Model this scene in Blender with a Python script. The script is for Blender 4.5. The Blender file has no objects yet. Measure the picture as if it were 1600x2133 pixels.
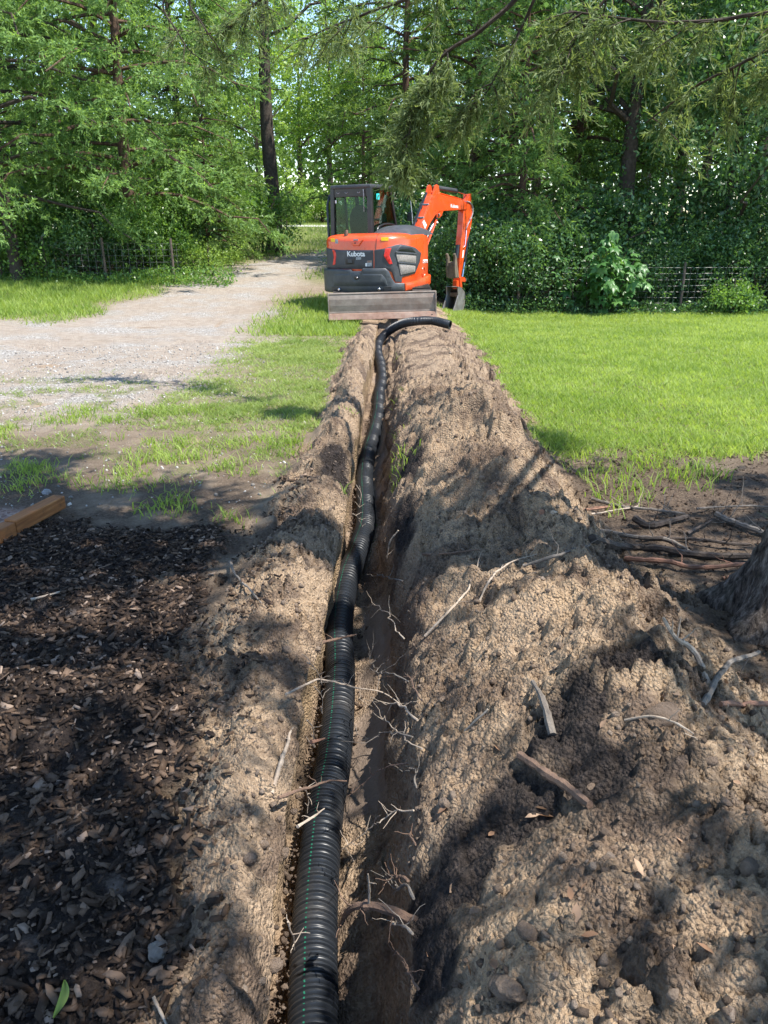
import bpy, bmesh, math, random
import numpy as np
from mathutils import Vector, Matrix

# ------------------------------------------------------------------ camera, world, sun, exposure
scene = bpy.context.scene
EYE = 1.55
PITCH = math.radians(21.0)
FPX = 1611.0                       # focal length in pixels of the 1600 x 2133 photograph
cam_d = bpy.data.cameras.new('camera')
cam = bpy.data.objects.new('camera', cam_d)
scene.collection.objects.link(cam)
cam.location = (0, 0, EYE)
cam.rotation_euler = (math.pi / 2 - PITCH, 0, 0)
cam_d.sensor_fit = 'VERTICAL'
cam_d.sensor_height = 24.0
cam_d.lens = 24.0 * FPX / 2133.0
cam_d.clip_start = 0.05
cam_d.clip_end = 600
scene.camera = cam
scene.render.resolution_x = 768
scene.render.resolution_y = 1024

SUN_DIR = Vector((0.44, -0.13, 0.885)).normalized()      # towards the sun
world = bpy.data.worlds.new('World')
scene.world = world
world.use_nodes = True
wn = world.node_tree
wn.nodes.clear()
w_out = wn.nodes.new('ShaderNodeOutputWorld')
w_bg = wn.nodes.new('ShaderNodeBackground')
w_sky = wn.nodes.new('ShaderNodeTexSky')
w_sky.sky_type = 'NISHITA'
w_sky.sun_disc = False
w_sky.sun_elevation = math.asin(SUN_DIR.z)
w_sky.sun_rotation = math.atan2(SUN_DIR.x, SUN_DIR.y)
w_sky.air_density = 1.0
w_sky.dust_density = 0.1
w_sky.ozone_density = 2.5
w_bg.inputs['Strength'].default_value = 0.15
wn.links.new(w_sky.outputs[0], w_bg.inputs['Color'])
wn.links.new(w_bg.outputs[0], w_out.inputs['Surface'])

sun_d = bpy.data.lights.new('sun', 'SUN')
sun = bpy.data.objects.new('sun', sun_d)
scene.collection.objects.link(sun)
sun_d.energy = 4.3
sun_d.angle = math.radians(0.53)
sun_d.color = (1.0, 0.95, 0.87)
sun.rotation_euler = SUN_DIR.to_track_quat('Z', 'Y').to_euler()
sun.location = SUN_DIR * 60

scene.view_settings.view_transform = 'Standard'
scene.view_settings.look = 'None'
scene.view_settings.exposure = 1.33
scene.view_settings.gamma = 1.0
scene.view_settings.use_curve_mapping = False
scene.render.engine = 'CYCLES'
scene.cycles.max_bounces = 6
scene.cycles.diffuse_bounces = 3
scene.cycles.glossy_bounces = 2
scene.cycles.transmission_bounces = 4
scene.cycles.transparent_max_bounces = 6
scene.cycles.caustics_reflective = False
scene.cycles.caustics_refractive = False
scene.cycles.use_denoising = True

COL = scene.collection
RNG = np.random.default_rng(7)
rnd = random.Random(11)

# ------------------------------------------------------------------ photograph -> place
CP, SP = math.cos(PITCH), math.sin(PITCH)
def ray(px, py):
    u = (px - 800) / FPX; v = (1066.5 - py) / FPX
    return np.array([u, CP + v * SP, -SP + v * CP])
ORG = np.array([0, 0, EYE])
def at_depth(px, py, z): return ORG + ray(px, py) * z
def at_height(px, py, h):
    d = ray(px, py); return ORG + d * ((h - EYE) / d[2])
def at_y(px, py, y):
    d = ray(px, py); return ORG + d * (y / d[1])

# ------------------------------------------------------------------ noise
def _hash(ix, iy, seed):
    h = (ix.astype(np.int64) * 374761393 + iy.astype(np.int64) * 668265263 + seed * 974634777) & 0xffffffff
    h = ((h ^ (h >> 13)) * 1274126177) & 0xffffffff
    h = ((h ^ (h >> 16)) * 2246822519) & 0xffffffff
    h = h ^ (h >> 15)
    return (h & 0xffffff) / float(0x1000000)
def vnoise(x, y, seed=0):
    x = np.asarray(x, float); y = np.asarray(y, float)
    ix = np.floor(x); iy = np.floor(y); fx = x - ix; fy = y - iy
    fx = fx * fx * fx * (fx * (fx * 6 - 15) + 10); fy = fy * fy * fy * (fy * (fy * 6 - 15) + 10)
    a = _hash(ix, iy, seed); b = _hash(ix + 1, iy, seed); c = _hash(ix, iy + 1, seed); d = _hash(ix + 1, iy + 1, seed)
    return (a + (b - a) * fx) * (1 - fy) + (c + (d - c) * fx) * fy
def fbm(x, y, seed=0, octaves=4, gain=0.5):
    s = 0; amp = 1; tot = 0; f = 1.0
    for o in range(octaves):
        s = s + amp * (vnoise(x * f + o * 17.3, y * f - o * 9.1, seed + o) - 0.5); tot += amp; amp *= gain; f *= 2.03
    return s / tot * 2
def lumps(x, y, cell, seed=0, rmin=0.25, rmax=0.75):
    """field of half-sunk broken clods, one at most in each cell"""
    x = np.asarray(x, float) / cell; y = np.asarray(y, float) / cell
    ix = np.floor(x); iy = np.floor(y)
    best = np.zeros_like(x)
    for dx in (-1, 0, 1):
        for dy in (-1, 0, 1):
            cx = ix + dx; cy = iy + dy
            px = cx + _hash(cx, cy, seed + 1); py = cy + _hash(cx, cy, seed + 2)
            r = rmin + (rmax - rmin) * _hash(cx, cy, seed + 3) ** 2
            th = 6.2832 * _hash(cx, cy, seed + 5); ct, st = np.cos(th), np.sin(th)
            a = (x - px) * ct + (y - py) * st; b = ((y - py) * ct - (x - px) * st) * (1 + .5 * _hash(cx, cy, seed + 6))
            d = .62 * np.maximum(np.abs(a), np.abs(b)) + .38 * np.sqrt(a * a + b * b) + .12 * np.abs(a + b)
            tl = _hash(cx, cy, seed + 7) - .5
            h = np.minimum(np.maximum(r - d, 0) * 1.5, .62 * r) * (1 + 1.1 * tl * a / r) * (0.6 + 0.6 * _hash(cx, cy, seed + 4))
            best = np.maximum(best, h)
    return best * cell
def ss(a, b, x):
    t = np.clip((np.asarray(x, float) - a) / (b - a), 0, 1)
    return t * t * (3 - 2 * t)

# ------------------------------------------------------------------ objects
def tag(o, label=None, cat=None, group=None, kind=None):
    if label: o['label'] = label
    if cat: o['category'] = cat
    if group: o['group'] = group
    if kind: o['kind'] = kind
    return o
def link(name, me, mat=None, parent=None):
    o = bpy.data.objects.new(name, me)
    COL.objects.link(o)
    if mat is not None and me is not None and not me.materials: me.materials.append(mat)
    if parent is not None: o.parent = parent
    return o
def empty(name, loc=(0, 0, 0)):
    o = bpy.data.objects.new(name, None)
    COL.objects.link(o); o.location = loc; o.empty_display_size = 0.2
    return o
def np_mesh(name, V, Fc, smooth=False, attrs=None):
    """V (n,3), Fc (m,k) of one face size"""
    V = np.ascontiguousarray(V, dtype=np.float32); Fc = np.ascontiguousarray(Fc, dtype=np.int32)
    me = bpy.data.meshes.new(name)
    m, k = Fc.shape
    me.vertices.add(len(V)); me.vertices.foreach_set('co', V.ravel())
    me.loops.add(m * k); me.loops.foreach_set('vertex_index', Fc.ravel())
    me.polygons.add(m)
    me.polygons.foreach_set('loop_start', np.arange(0, m * k, k, dtype=np.int32))
    if smooth: me.polygons.foreach_set('use_smooth', np.ones(m, dtype=bool))
    me.update(calc_edges=True)
    for an, av in (attrs or {}).items():
        av = np.asarray(av, dtype=np.float32)
        if av.ndim == 1:
            at = me.attributes.new(an, 'FLOAT', 'POINT'); at.data.foreach_set('value', av)
        else:
            at = me.attributes.new(an, 'FLOAT_COLOR', 'POINT'); at.data.foreach_set('color', np.ascontiguousarray(av).ravel())
    return me

class MB:
    """collects shapes, then builds them as one mesh"""
    def __init__(s, xf=None): s.v = []; s.f = []; s.xf = xf
    def add(s, vs, fs):
        n = len(s.v)
        for p in vs:
            p = Vector(p)
            s.v.append(s.xf @ p if s.xf is not None else p)
        s.f += [tuple(i + n for i in f) for f in fs]
    def box(s, c, d, m=None):
        x, y, z = d[0] / 2, d[1] / 2, d[2] / 2
        vs = [Vector(p) for p in ((-x,-y,-z),(x,-y,-z),(x,y,-z),(-x,y,-z),(-x,-y,z),(x,-y,z),(x,y,z),(-x,y,z))]
        if m is not None: vs = [m @ p for p in vs]
        s.add([p + Vector(c) for p in vs], [(3,2,1,0),(4,5,6,7),(0,1,5,4),(1,2,6,5),(2,3,7,6),(3,0,4,7)])
    def rbox(s, c, d, b=0.01, m=None):
        """box with chamfered edges"""
        bm = bmesh.new(); bmesh.ops.create_cube(bm, size=1.0)
        for v in bm.verts: v.co = Vector((v.co.x * d[0], v.co.y * d[1], v.co.z * d[2]))
        bmesh.ops.bevel(bm, geom=bm.edges[:], offset=b, segments=2, affect='EDGES', profile=0.5)
        bm.verts.index_update()
        vs = [(m @ v.co if m is not None else v.co) + Vector(c) for v in bm.verts]
        fs = [tuple(v.index for v in f.verts) for f in bm.faces]; bm.free()
        s.add(vs, fs)
    def tube(s, pts, r, n=8, cap=True, up=None):
        pts = [Vector(p) for p in pts]; rs = r if hasattr(r, '__len__') else [r] * len(pts)
        vs = []; fs = []; prev = None
        for i, p in enumerate(pts):
            t = (pts[min(i + 1, len(pts) - 1)] - pts[max(i - 1, 0)]).normalized()
            if prev is None:
                a = Vector((0, 0, 1)) if abs(t.z) < 0.9 else Vector((1, 0, 0))
                u = t.cross(a).normalized()
            else:
                u = (prev - t * prev.dot(t)).normalized()
            prev = u; w = t.cross(u)
            for k in range(n):
                a = 2 * math.pi * k / n
                vs.append(p + (u * math.cos(a) + w * math.sin(a)) * rs[i])
        for i in range(len(pts) - 1):
            for k in range(n):
                fs.append((i*n+k, i*n+(k+1)%n, (i+1)*n+(k+1)%n, (i+1)*n+k))
        if cap:
            fs.append(tuple(range(n - 1, -1, -1))); fs.append(tuple((len(pts)-1)*n + k for k in range(n)))
        s.add(vs, fs)
    def prism(s, poly, a, b, to3):
        """poly: 2-D outline; to3(p, w) -> 3-D; extruded from w=a to w=b"""
        n = len(poly)
        vs = [to3(p, a) for p in poly] + [to3(p, b) for p in poly]
        fs = [tuple(range(n - 1, -1, -1)), tuple(range(n, 2 * n))]
        fs += [(i, (i + 1) % n, n + (i + 1) % n, n + i) for i in range(n)]
        s.add(vs, fs)
    def build(s, name, mat=None, parent=None, smooth=False, bevel=0.0):
        me = bpy.data.meshes.new(name)
        me.from_pydata([tuple(v) for v in s.v], [], s.f)
        bm = bmesh.new(); bm.from_mesh(me)
        bmesh.ops.recalc_face_normals(bm, faces=bm.faces[:])
        if bevel > 0:
            es = [e for e in bm.edges if len(e.link_faces) == 2 and e.calc_face_angle(0) > 0.5]
            if es: bmesh.ops.bevel(bm, geom=es, offset=bevel, segments=2, affect='EDGES', profile=0.6, clamp_overlap=True)
        bm.to_mesh(me); bm.free()
        if smooth:
            me.polygons.foreach_set('use_smooth', np.ones(len(me.polygons), dtype=bool))
            if hasattr(me, 'set_sharp_from_angle'): me.set_sharp_from_angle(angle=math.radians(38))
        return link(name, me, mat, parent)

# ------------------------------------------------------------------ materials
def nodes_of(name):
    m = bpy.data.materials.new(name); m.use_nodes = True
    nt = m.node_tree; nt.nodes.clear()
    out = nt.nodes.new('ShaderNodeOutputMaterial')
    return m, nt, out
def N(nt, typ, **kw):
    n = nt.nodes.new(typ)
    for k, v in kw.items():
        if k.startswith('i_'): n.inputs[k[2:].replace('_', ' ')].default_value = v
        else: setattr(n, k, v)
    return n
def rgba(c): return (c[0], c[1], c[2], 1.0)
def noise(nt, scale, detail=4, rough=0.55, coord=None, dist=0.0):
    n = N(nt, 'ShaderNodeTexNoise'); n.inputs['Scale'].default_value = scale; n.inputs['Detail'].default_value = detail
    n.inputs['Roughness'].default_value = rough; n.inputs['Distortion'].default_value = dist
    if coord is not None: nt.links.new(coord, n.inputs['Vector'])
    return n.outputs['Fac']
def ramp(nt, fac, stops):
    r = N(nt, 'ShaderNodeValToRGB')
    while len(r.color_ramp.elements) < len(stops): r.color_ramp.elements.new(0.5)
    for e, (p, c) in zip(r.color_ramp.elements, stops):
        e.position = p; e.color = rgba(c) if len(c) == 3 else c
    nt.links.new(fac, r.inputs[0]); return r.outputs[0]
def mix(nt, fac, a, b):
    m = N(nt, 'ShaderNodeMix', data_type='RGBA')
    for sock, val in ((m.inputs[0], fac), (m.inputs[6], a), (m.inputs[7], b)):
        if isinstance(val, (int, float)): sock.default_value = val
        elif isinstance(val, tuple): sock.default_value = rgba(val)
        else: nt.links.new(val, sock)
    return m.outputs[2]
def math_(nt, op, a, b=None, clamp=False):
    m = N(nt, 'ShaderNodeMath', operation=op, use_clamp=clamp)
    for sock, val in ((m.inputs[0], a), (m.inputs[1], b)):
        if val is None: continue
        if isinstance(val, (int, float)): sock.default_value = val
        else: nt.links.new(val, sock)
    return m.outputs[0]
def principled(nt, out, color, rough=0.6, metal=0.0, spec=0.5, bump=None, bump_d=0.01, bump_s=1.0, coat=0.0):
    b = N(nt, 'ShaderNodeBsdfPrincipled')
    if isinstance(color, tuple): b.inputs['Base Color'].default_value = rgba(color)
    else: nt.links.new(color, b.inputs['Base Color'])
    if isinstance(rough, (int, float)): b.inputs['Roughness'].default_value = rough
    else: nt.links.new(rough, b.inputs['Roughness'])
    b.inputs['Metallic'].default_value = metal
    b.inputs['Specular IOR Level'].default_value = spec
    b.inputs['Coat Weight'].default_value = coat
    if bump is not None:
        bn = N(nt, 'ShaderNodeBump'); bn.inputs['Distance'].default_value = bump_d; bn.inputs['Strength'].default_value = bump_s
        nt.links.new(bump, bn.inputs['Height']); nt.links.new(bn.outputs[0], b.inputs['Normal'])
    nt.links.new(b.outputs[0], out.inputs['Surface'])
    return b
def simple(name, c1, c2=None, scale=8.0, rough=0.6, metal=0.0, spec=0.5, bump=0.0, bscale=60.0, coat=0.0, detail=5, lo=0.35, hi=0.65, dirt=None, dirt_amt=0.0):
    """painted / plain surface: two tones by noise, optional grime and fine relief"""
    m, nt, out = nodes_of(name)
    tc = N(nt, 'ShaderNodeTexCoord').outputs['Object']
    col = ramp(nt, noise(nt, scale, detail, 0.6, tc), [(lo, c1), (hi, c2 or tuple(x * 0.8 for x in c1))])
    if dirt is not None:
        g = ramp(nt, noise(nt, scale * 0.37, 8, 0.7, tc), [(0.48, (0, 0, 0)), (0.72, (1, 1, 1))])
        col = mix(nt, math_(nt, 'MULTIPLY', g, dirt_amt), col, dirt)
    r = math_(nt, 'ADD', math_(nt, 'MULTIPLY', noise(nt, scale * 1.7, 4, 0.6, tc), 0.24), rough - 0.12, True)
    principled(nt, out, col, r, metal, spec, noise(nt, bscale, 5, 0.65, tc) if bump > 0 else None, bump, 0.8, coat)
    return m
def leaf_mat(name, dark, light, trans=0.45, rough=0.5, spec=0.3, tcol=None):
    """foliage: colour by each leaf's own tint, some light passing through"""
    m, nt, out = nodes_of(name)
    at = N(nt, 'ShaderNodeAttribute', attribute_name='tint').outputs['Fac']
    col = ramp(nt, at, [(0.0, dark), (1.0, light)])
    b = N(nt, 'ShaderNodeBsdfPrincipled'); nt.links.new(col, b.inputs['Base Color'])
    b.inputs['Roughness'].default_value = rough; b.inputs['Specular IOR Level'].default_value = spec
    t = N(nt, 'ShaderNodeBsdfTranslucent')
    hs = N(nt, 'ShaderNodeMix', data_type='RGBA', blend_type='MULTIPLY'); hs.inputs[0].default_value = 1.0
    nt.links.new(col, hs.inputs[6]); hs.inputs[7].default_value = rgba(tcol or (1.5, 1.45, 0.7))
    nt.links.new(hs.outputs[2], t.inputs['Color'])
    mx = N(nt, 'ShaderNodeMixShader'); mx.inputs[0].default_value = trans
    nt.links.new(b.outputs[0], mx.inputs[1]); nt.links.new(t.outputs[0], mx.inputs[2])
    nt.links.new(mx.outputs[0], out.inputs['Surface'])
    return m
# ================================================================== TERRAIN
def xl_of(y): return np.interp(y, [-30, .5, 1.13, 1.8, 2.3, 2.9, 3.7, 4.9, 5.8, 9.5, 11, 13, 40], [-.23, -.23, -.229, -.24, -.248, -.222, -.185, -.18, -.175, -.13, -.11, -.08, -.08])
def xr_of(y): return np.interp(y, [-30, .5, 1.1, 1.5, 2.1, 2.9, 4.1, 5, 7.3, 9, 11, 16, 40], [.07, .07, .068, .06, .061, .085, .035, .048, .09, .12, .14, .2, .2])
_xl0, _xr0 = xl_of, xr_of
def xl_of(y):
    y = np.asarray(y, float); return _xl0(y) - .026 + .030 * fbm(y * 2.1, y * 0 + .3, 15, 3) + .020 * fbm(y * 9, y * 0 + 7.3, 16, 3)
def xr_of(y):
    y = np.asarray(y, float); return _xr0(y) + .035 * fbm(y * 1.7, y * 0 + 2.3, 17, 3) + .022 * fbm(y * 8, y * 0 + 9.3, 18, 3)
def floor_of(y): return np.interp(y, [-30, 6, 9, 11, 13, 40], [-.46, -.47, -.44, -.42, -.40, -.40])
def base_z(x, y):
    x = np.asarray(x, float); y = np.asarray(y, float)
    z = -0.18 * ss(5, 12.5, y) - 0.30 * ss(11, 17, y) * ss(-1.5, 2.5, x)
    back = np.interp(y, [13, 20, 26, 36, 50, 80, 200], [0, .36, .53, .82, 1.2, 1.7, 2.2])
    z = z + back * (1 - ss(-1.0, 3.0, x) * (1 - ss(22, 36, y)))
    z = z + 0.035 * fbm(x * 0.5, y * 0.5, 3, 3) * ss(1.5, 4, np.abs(x))
    return z
# what covers the ground where
def m_mulch(x, y):
    n = fbm(x * 1.6, y * 1.6, 21, 4)
    edge = np.interp(y, [0, 1.2, 1.8, 2.4, 3.2, 4.2], [-.36, -.40, -.46, -.60, -.76, -.95])
    m = ss(0.05, -0.08, x - edge - 0.16 * n) * ss(0.12, -0.1, y - 3.82 - 0.22 * n)
    return m * (1 - m_red(x, y))
TIM_A = at_height(-190, 1232, .0); TIM_B = at_height(128, 1062, .0)       # landscape timber
def m_red(x, y):
    d = (TIM_B - TIM_A)[:2]; d = d / np.linalg.norm(d)
    side = -(x - TIM_A[0]) * d[1] + (y - TIM_A[1]) * d[0]
    return ss(-.01, .02, side) * ss(TIM_B[1] + .10, TIM_B[1] - .02, y + .05 * fbm(x * 3, y * 3, 5, 2)) * ss(-1.2, -1.3, x)
def lawn_edge(x): return 5.25 + 0.25 * fbm(x * 1.2, x * 0 + 3.1, 8, 3) - 0.06 * (x - 1.3)
def m_lawn(x, y):
    x = np.asarray(x, float); y = np.asarray(y, float)
    n = fbm(x * 2.2, y * 2.2, 31, 3)
    return ss(-0.15, 0.25, y - lawn_edge(x) + 0.25 * n) * ss(.95, 1.25, x + 0.16 * n) * ss(17.9, 17.2, y)
def m_drive(x, y):
    """pale gravel and packed dirt of the yard and the drive that bends away behind the machine"""
    n = fbm(x * 0.7, y * 0.7, 41, 4)
    yard = ss(5.3, 7.2, y + 1.2 * n) * ss(15.4, 13.8, y + 0.5 * x * 0.12 + 0.7 * n) * ss(-.9, -2.3, x + 0.6 * n + .3 * fbm(x * 4, y * 4, 43, 3) - 0.06 * (y - 9))
    cx = np.interp(y, [12, 15, 18, 21, 24, 27, 30, 33], [-4.3, -3.8, -3.45, -3.05, -2.4, -1.2, .8, 3.5])
    drive = ss(2.0, .9, np.abs(x - cx) + 0.6 * n + .3 * fbm(x * 4, y * 4, 43, 3)) * ss(12, 13.5, y) * ss(33, 30, y)
    return np.maximum(yard, drive)
def m_leftgrass(x, y):
    n = fbm(x * 0.9, y * 0.9, 51, 4); n2 = fbm(x * 3.1, y * 3.1, 53, 4, .65)
    strip = ss(-2.1, -1.2, x + 0.7 * n) * ss(5.6, 6.4, y + 0.5 * n2) * ss(11.8, 10.8, y) * ss(-.5, -.62, x)
    tuft = ss(0.02, 0.34, n2 + 0.35 * n) * ss(4.0, 4.8, y) * ss(9.2, 7.2, y) * ss(-.55, -.7, x)
    near_m = ss(-2.4, -1.1, x + .4 * n) * ss(11.3, 12.3, y + .4 * n2) * ss(17, 15.5, y) * ss(0.2, -.4, x)
    far_b = ss(13.2, 14.2, y + 0.10 * (x + 5) + 0.6 * n) * ss(-4.9, -5.9, x - (y - 14.5) * 0.12 + 0.7 * n)
    return np.clip(np.maximum.reduce([strip * (0.7 + 0.3 * ss(-.3, .3, n2)), tuft * .55, near_m, far_b]), 0, 1)
def m_field(x, y): return ss(17.5, 19.5, y) * (1 - m_drive(x, y))
def m_wood(x, y):
    """leaf litter under the trees"""
    right = ss(17.2, 17.9, y) * ss(0.6, 1.6, x) * ss(34, 30, y)
    left = ss(17.6, 18.6, y + 0.12 * (x + 5)) * ss(-5.2, -6.0, x - (y - 18) * 0.22) * ss(29, 26, y)
    return np.maximum(right, left)
def track_print(x, y):
    """herring-bone marks of the crawler on the flattened bank and on the yard"""
    a = ss(.24, .30, x) * ss(.80, .73, x) * ss(7.3, 8.0, y) * ss(12.2, 11.4, y)
    b = ss(-4.95, -4.85, x + .1 * (y - 11)) * ss(-4.45, -4.52, x + .1 * (y - 11)) * ss(10.2, 10.5, y) * ss(12.0, 11.6, y)
    c = ss(-2.75, -2.68, x) * ss(-2.2, -2.28, x) * ss(7.9, 8.1, y) * ss(9.2, 8.9, y)
    d = ss(-3.1, -3.0, x - .1 * (y - 11)) * ss(-2.55, -2.65, x - .1 * (y - 11)) * ss(10.3, 10.5, y) * ss(11.8, 11.4, y)
    return a, np.maximum.reduce([b, c, d])

def geo(a, b, r):
    out = [a]
    while out[-1] < b: out.append(out[-1] * r)
    return out
sL = np.array([-v for v in geo(3.6, 85, 1.065)][::-1] + list(np.arange(-3.57, -.64, .03)) + list(np.arange(-.64, .0001, .0085)))
sR = np.array(list(np.arange(0, 1.36, .0074)) + list(np.arange(1.36, 3.6, .034)) + geo(3.62, 85, 1.065))
NW, NF = 20, 28
rows = [-30, -20, -12, -7, -4, -2, -1, -.4, 0, .3, .5]
y_ = .6
while y_ < 220:
    rows.append(y_); y_ += max(.0068, .0043 * y_) if y_ < 13.2 else .025 * y_
YR = np.array(rows)
nr = len(YR); nl = len(sL); nR = len(sR)
XL = xl_of(YR)[:, None]; XR = xr_of(YR)[:, None]; FL = floor_of(YR)[:, None]

def bank_left(x, y):
    s = xl_of(y) - x
    w = np.interp(y, [0, 1.5, 2.4, 3.4, 4.5, 6, 8], [.27, .29, .40, .46, .40, .34, .31]) + .12 * fbm(x * 0 + 1.7, y * 1.5, 61, 3)
    t = np.clip(s / w, 0, 1.4)
    h = np.interp(y, [0, 2, 4, 6, 9, 11.5, 12.5, 13.4], [.10, .12, .16, .19, .20, .17, .12, 0.0]) * (1 + .45 * fbm(x * 1.1, y * 1.6, 62, 3))
    prof = ss(1.25, .35, t) * (0.55 + 0.45 * ss(-.05, .3, t))
    return h * prof, ss(1.15, .9, t + .45 * fbm(x * 5, y * 5, 63, 2))
def bank_right(x, y):
    s = x - xr_of(y)
    w = np.interp(y, [0, 1.5, 2.5, 4, 6, 9, 14], [1.25, 1.22, 1.18, 1.05, 1.05, 1.08, 1.05]) + .16 * fbm(x * 0 + 4.4, y * 1.1, 71, 3)
    t = np.clip(s / w, 0, 1.5)
    h = np.interp(y, [0, 1.2, 2.2, 3.0, 3.8, 4.9, 6.2, 7.4, 8.5, 11, 13, 15, 18], [.34, .36, .39, .32, .35, .43, .31, .22, .17, .14, .15, .14, .10])
    h = h * (1 + .30 * fbm(x * 1.3, y * 1.3, 72, 3) + .22 * fbm(x * 3.1, y * 3.1, 73, 2))
    prof = np.interp(t, [0, .04, .18, .42, .58, .74, .9, 1.02, 1.12, 1.5], [.10, .16, .48, .88, 1.0, .72, .34, .13, .0, 0])
    pk = .13 * np.exp(-((x - .74) / .20) ** 2 - ((y - 4.95) / .34) ** 2) + .08 * np.exp(-((x - .80) / .2) ** 2 - ((y - 3.35) / .28) ** 2) + .07 * np.exp(-((x - .92) / .2) ** 2 - ((y - 2.15) / .2) ** 2)
    return h * prof + pk, ss(1.16, .98, t + .22 * fbm(x * 4, y * 4, 74, 3)) * ss(17.6, 16.6, y)
SPOTS = [(at_height(1190, 1500, .3), .10, .14), (at_height(1110, 1620, .25), .13, .10), (at_height(960, 1790, .1), .06, .16), (at_height(1240, 1580, .3), .14, .09), 
         (at_height(860, 960, .1), .07, .3), (at_height(840, 1050, .1), .06, .25), (at_height(1320, 1430, .3), .10, .07), (at_height(900, 1900, .05), .05, .2),
         (at_height(430, 1180, .05), .10, .10), (at_height(700, 960, .1), .10, .35)]
def organic(x, y):
    m = np.zeros_like(x)
    for p, a, b in SPOTS: m = np.maximum(m, np.exp(-((x - p[0]) / a) ** 2 - ((y - p[1]) / b) ** 2))
    m = np.clip(m * 2.1 + 1.3 * fbm(x * 9, y * 9, 81, 4) * ss(.03, .3, m) - .1, 0, 1)
    wide = ss(.28, .50, fbm(x * 2.4 + 5, y * 2.4, 83, 4)) * ss(3.6, 2.2, y) * ss(.05, .25, x) * .75
    return np.maximum(m, wide * (.5 + .5 * vnoise(x * 30, y * 30, 85)))

def rough_soil(x, y, amp):
    """crumbled earth: clods of several sizes lying on each other"""
    wx = x + .02 * fbm(x * 14, y * 14, 93, 2); wy = y + .02 * fbm(x * 14 + 9, y * 14, 94, 2)
    z = .085 * fbm(x * 3.4, y * 3.4, 91, 6, .66)
    patch = ss(-.25, .25, fbm(x * 2.3, y * 2.3, 95, 3))
    z = z + 1.0 * lumps(wx, wy, .15, 101, .06, .52) * patch
    z = z + 1.05 * lumps(wx, wy, .068, 105, .12, .66) * (.45 + .55 * patch)
    fine = ss(-.30, .35, fbm(x * 3.7 + 7, y * 3.7, 97, 3))
    z = z + (.4 + 1.0 * fine) * lumps(wx, wy, .036, 109, .15, .72)
    z = z + (.45 + 1.0 * (1 - fine) * patch) * lumps(x, y, .0195, 111, .2, .75)
    cr = 1 - np.abs(fbm(x * 17, y * 17, 96, 3))
    z = z - .026 * ss(.80, 1.0, cr) * (.4 + .6 * fine)
    z = z + 1.25 * lumps(wx + .03, wy, .095, 115, .08, .60) * ss(.05, .35, fbm(x * 2.9 + 3, y * 2.9, 98, 2))
    z = z + .9 * lumps(wx, wy, .24, 113, .05, .42) * ss(.0, .4, fbm(x * 1.1, y * 1.1, 99, 2))
    return (z - .03) * amp * (1 + .04 * np.clip(y - 1.5, 0, 5))

def outer(X, Y, left):
    z = base_z(X, Y)
    hb, soil = (bank_left if left else bank_right)(X, Y)
    a, b = track_print(X, Y)
    near = ss(14, 11, Y)
    mul = m_mulch(X, Y) * (1 - soil * .9) if left else np.zeros_like(X)
    if not left:
        s_r = X - xr_of(Y); hb = hb - (.15 + .06 * fbm(X * 0 + 2.2, Y * 3.1, 75, 3)) * np.exp(-s_r / .055) * ss(13, 12, Y)
    else:
        s_l = xl_of(Y) - X; hb = hb - (.045 + .04 * fbm(X * 0 + 1.2, Y * 4.1, 76, 3)) * np.exp(-s_l / .03) * ss(13, 12, Y)
    hb = np.where(a > 0, hb * (1 - a) + np.minimum(hb, .17) * a, hb)
    z = z + hb + rough_soil(X, Y, soil * (1 - .93 * a) * near) - .004
    z = z + .017 * a * np.sign(np.sin(Y * 2 * np.pi / .13 + 3 * np.abs(X - .52) * 4)) * ss(.02, .08, np.abs(X - .52)) - .01 * a
    z = z + b * (.018 * np.sin(Y * 2 * np.pi / .115) - .012 + .02 * fbm(X * 12, Y * 12, 44, 2)) * near
    z = z + mul * (.022 * fbm(X * 3, Y * 3, 112, 3) + .5 * lumps(X, Y, .07, 113, .2, .6) + .05 * ss(.1, .5, fbm(X * 1.4, Y * 1.4, 119, 2)))
    rest = (1 - soil) * (1 - mul) * near
    z = z + rest * (.016 * fbm(X * 7, Y * 7, 115, 4, .6) + .4 * lumps(X, Y, .05, 117, .1, .45))
    org = organic(X, Y) * soil
    z = z - .012 * ss(.35, .9, org) + org * .02 * fbm(X * 22, Y * 22, 118, 3)
    return z, soil, mul, org
X_l = XL + sL[None, :]; Y_l = np.repeat(YR[:, None], nl, 1)
Z_l, soil_l, mul_l, org_l = outer(X_l, Y_l, True)
X_r = XR + sR[None, :]; Y_r = np.repeat(YR[:, None], nR, 1)
Z_r, soil_r, mul_r, org_r = outer(X_r, Y_r, False)
# the trench ends under the machine
t_open = ss(13.6, 13.1, YR)[:, None]
fw = (np.arange(1, NW + 1) / (NW + 1))[None, :]
zl = Z_l[:, -1:]; zr = Z_r[:, :1]
fl = FL * t_open + np.minimum(zl, zr) * (1 - t_open)
Yw = np.repeat(YR[:, None], NW, 1)
# left wall: clean bucket cut with combed streaks, a little undercut
Zwl = zl + (fl - zl) * fw
und = np.interp(YR, [0, 2.5, 4, 14], [-.052, -.050, -.04, .0])[:, None]
Xwl = XL + und * ss(0, .5, fw) + (.030 * fbm(Yw * 4, Zwl * 1.5, 131, 4) - .012) * np.sin(np.pi * fw) + .022 * fbm(Yw * 26, Zwl * 9, 133, 4) * np.sin(np.pi * fw) + .35 * lumps(Yw, Zwl, .05, 137, .1, .55) * np.sin(np.pi * fw)
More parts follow.
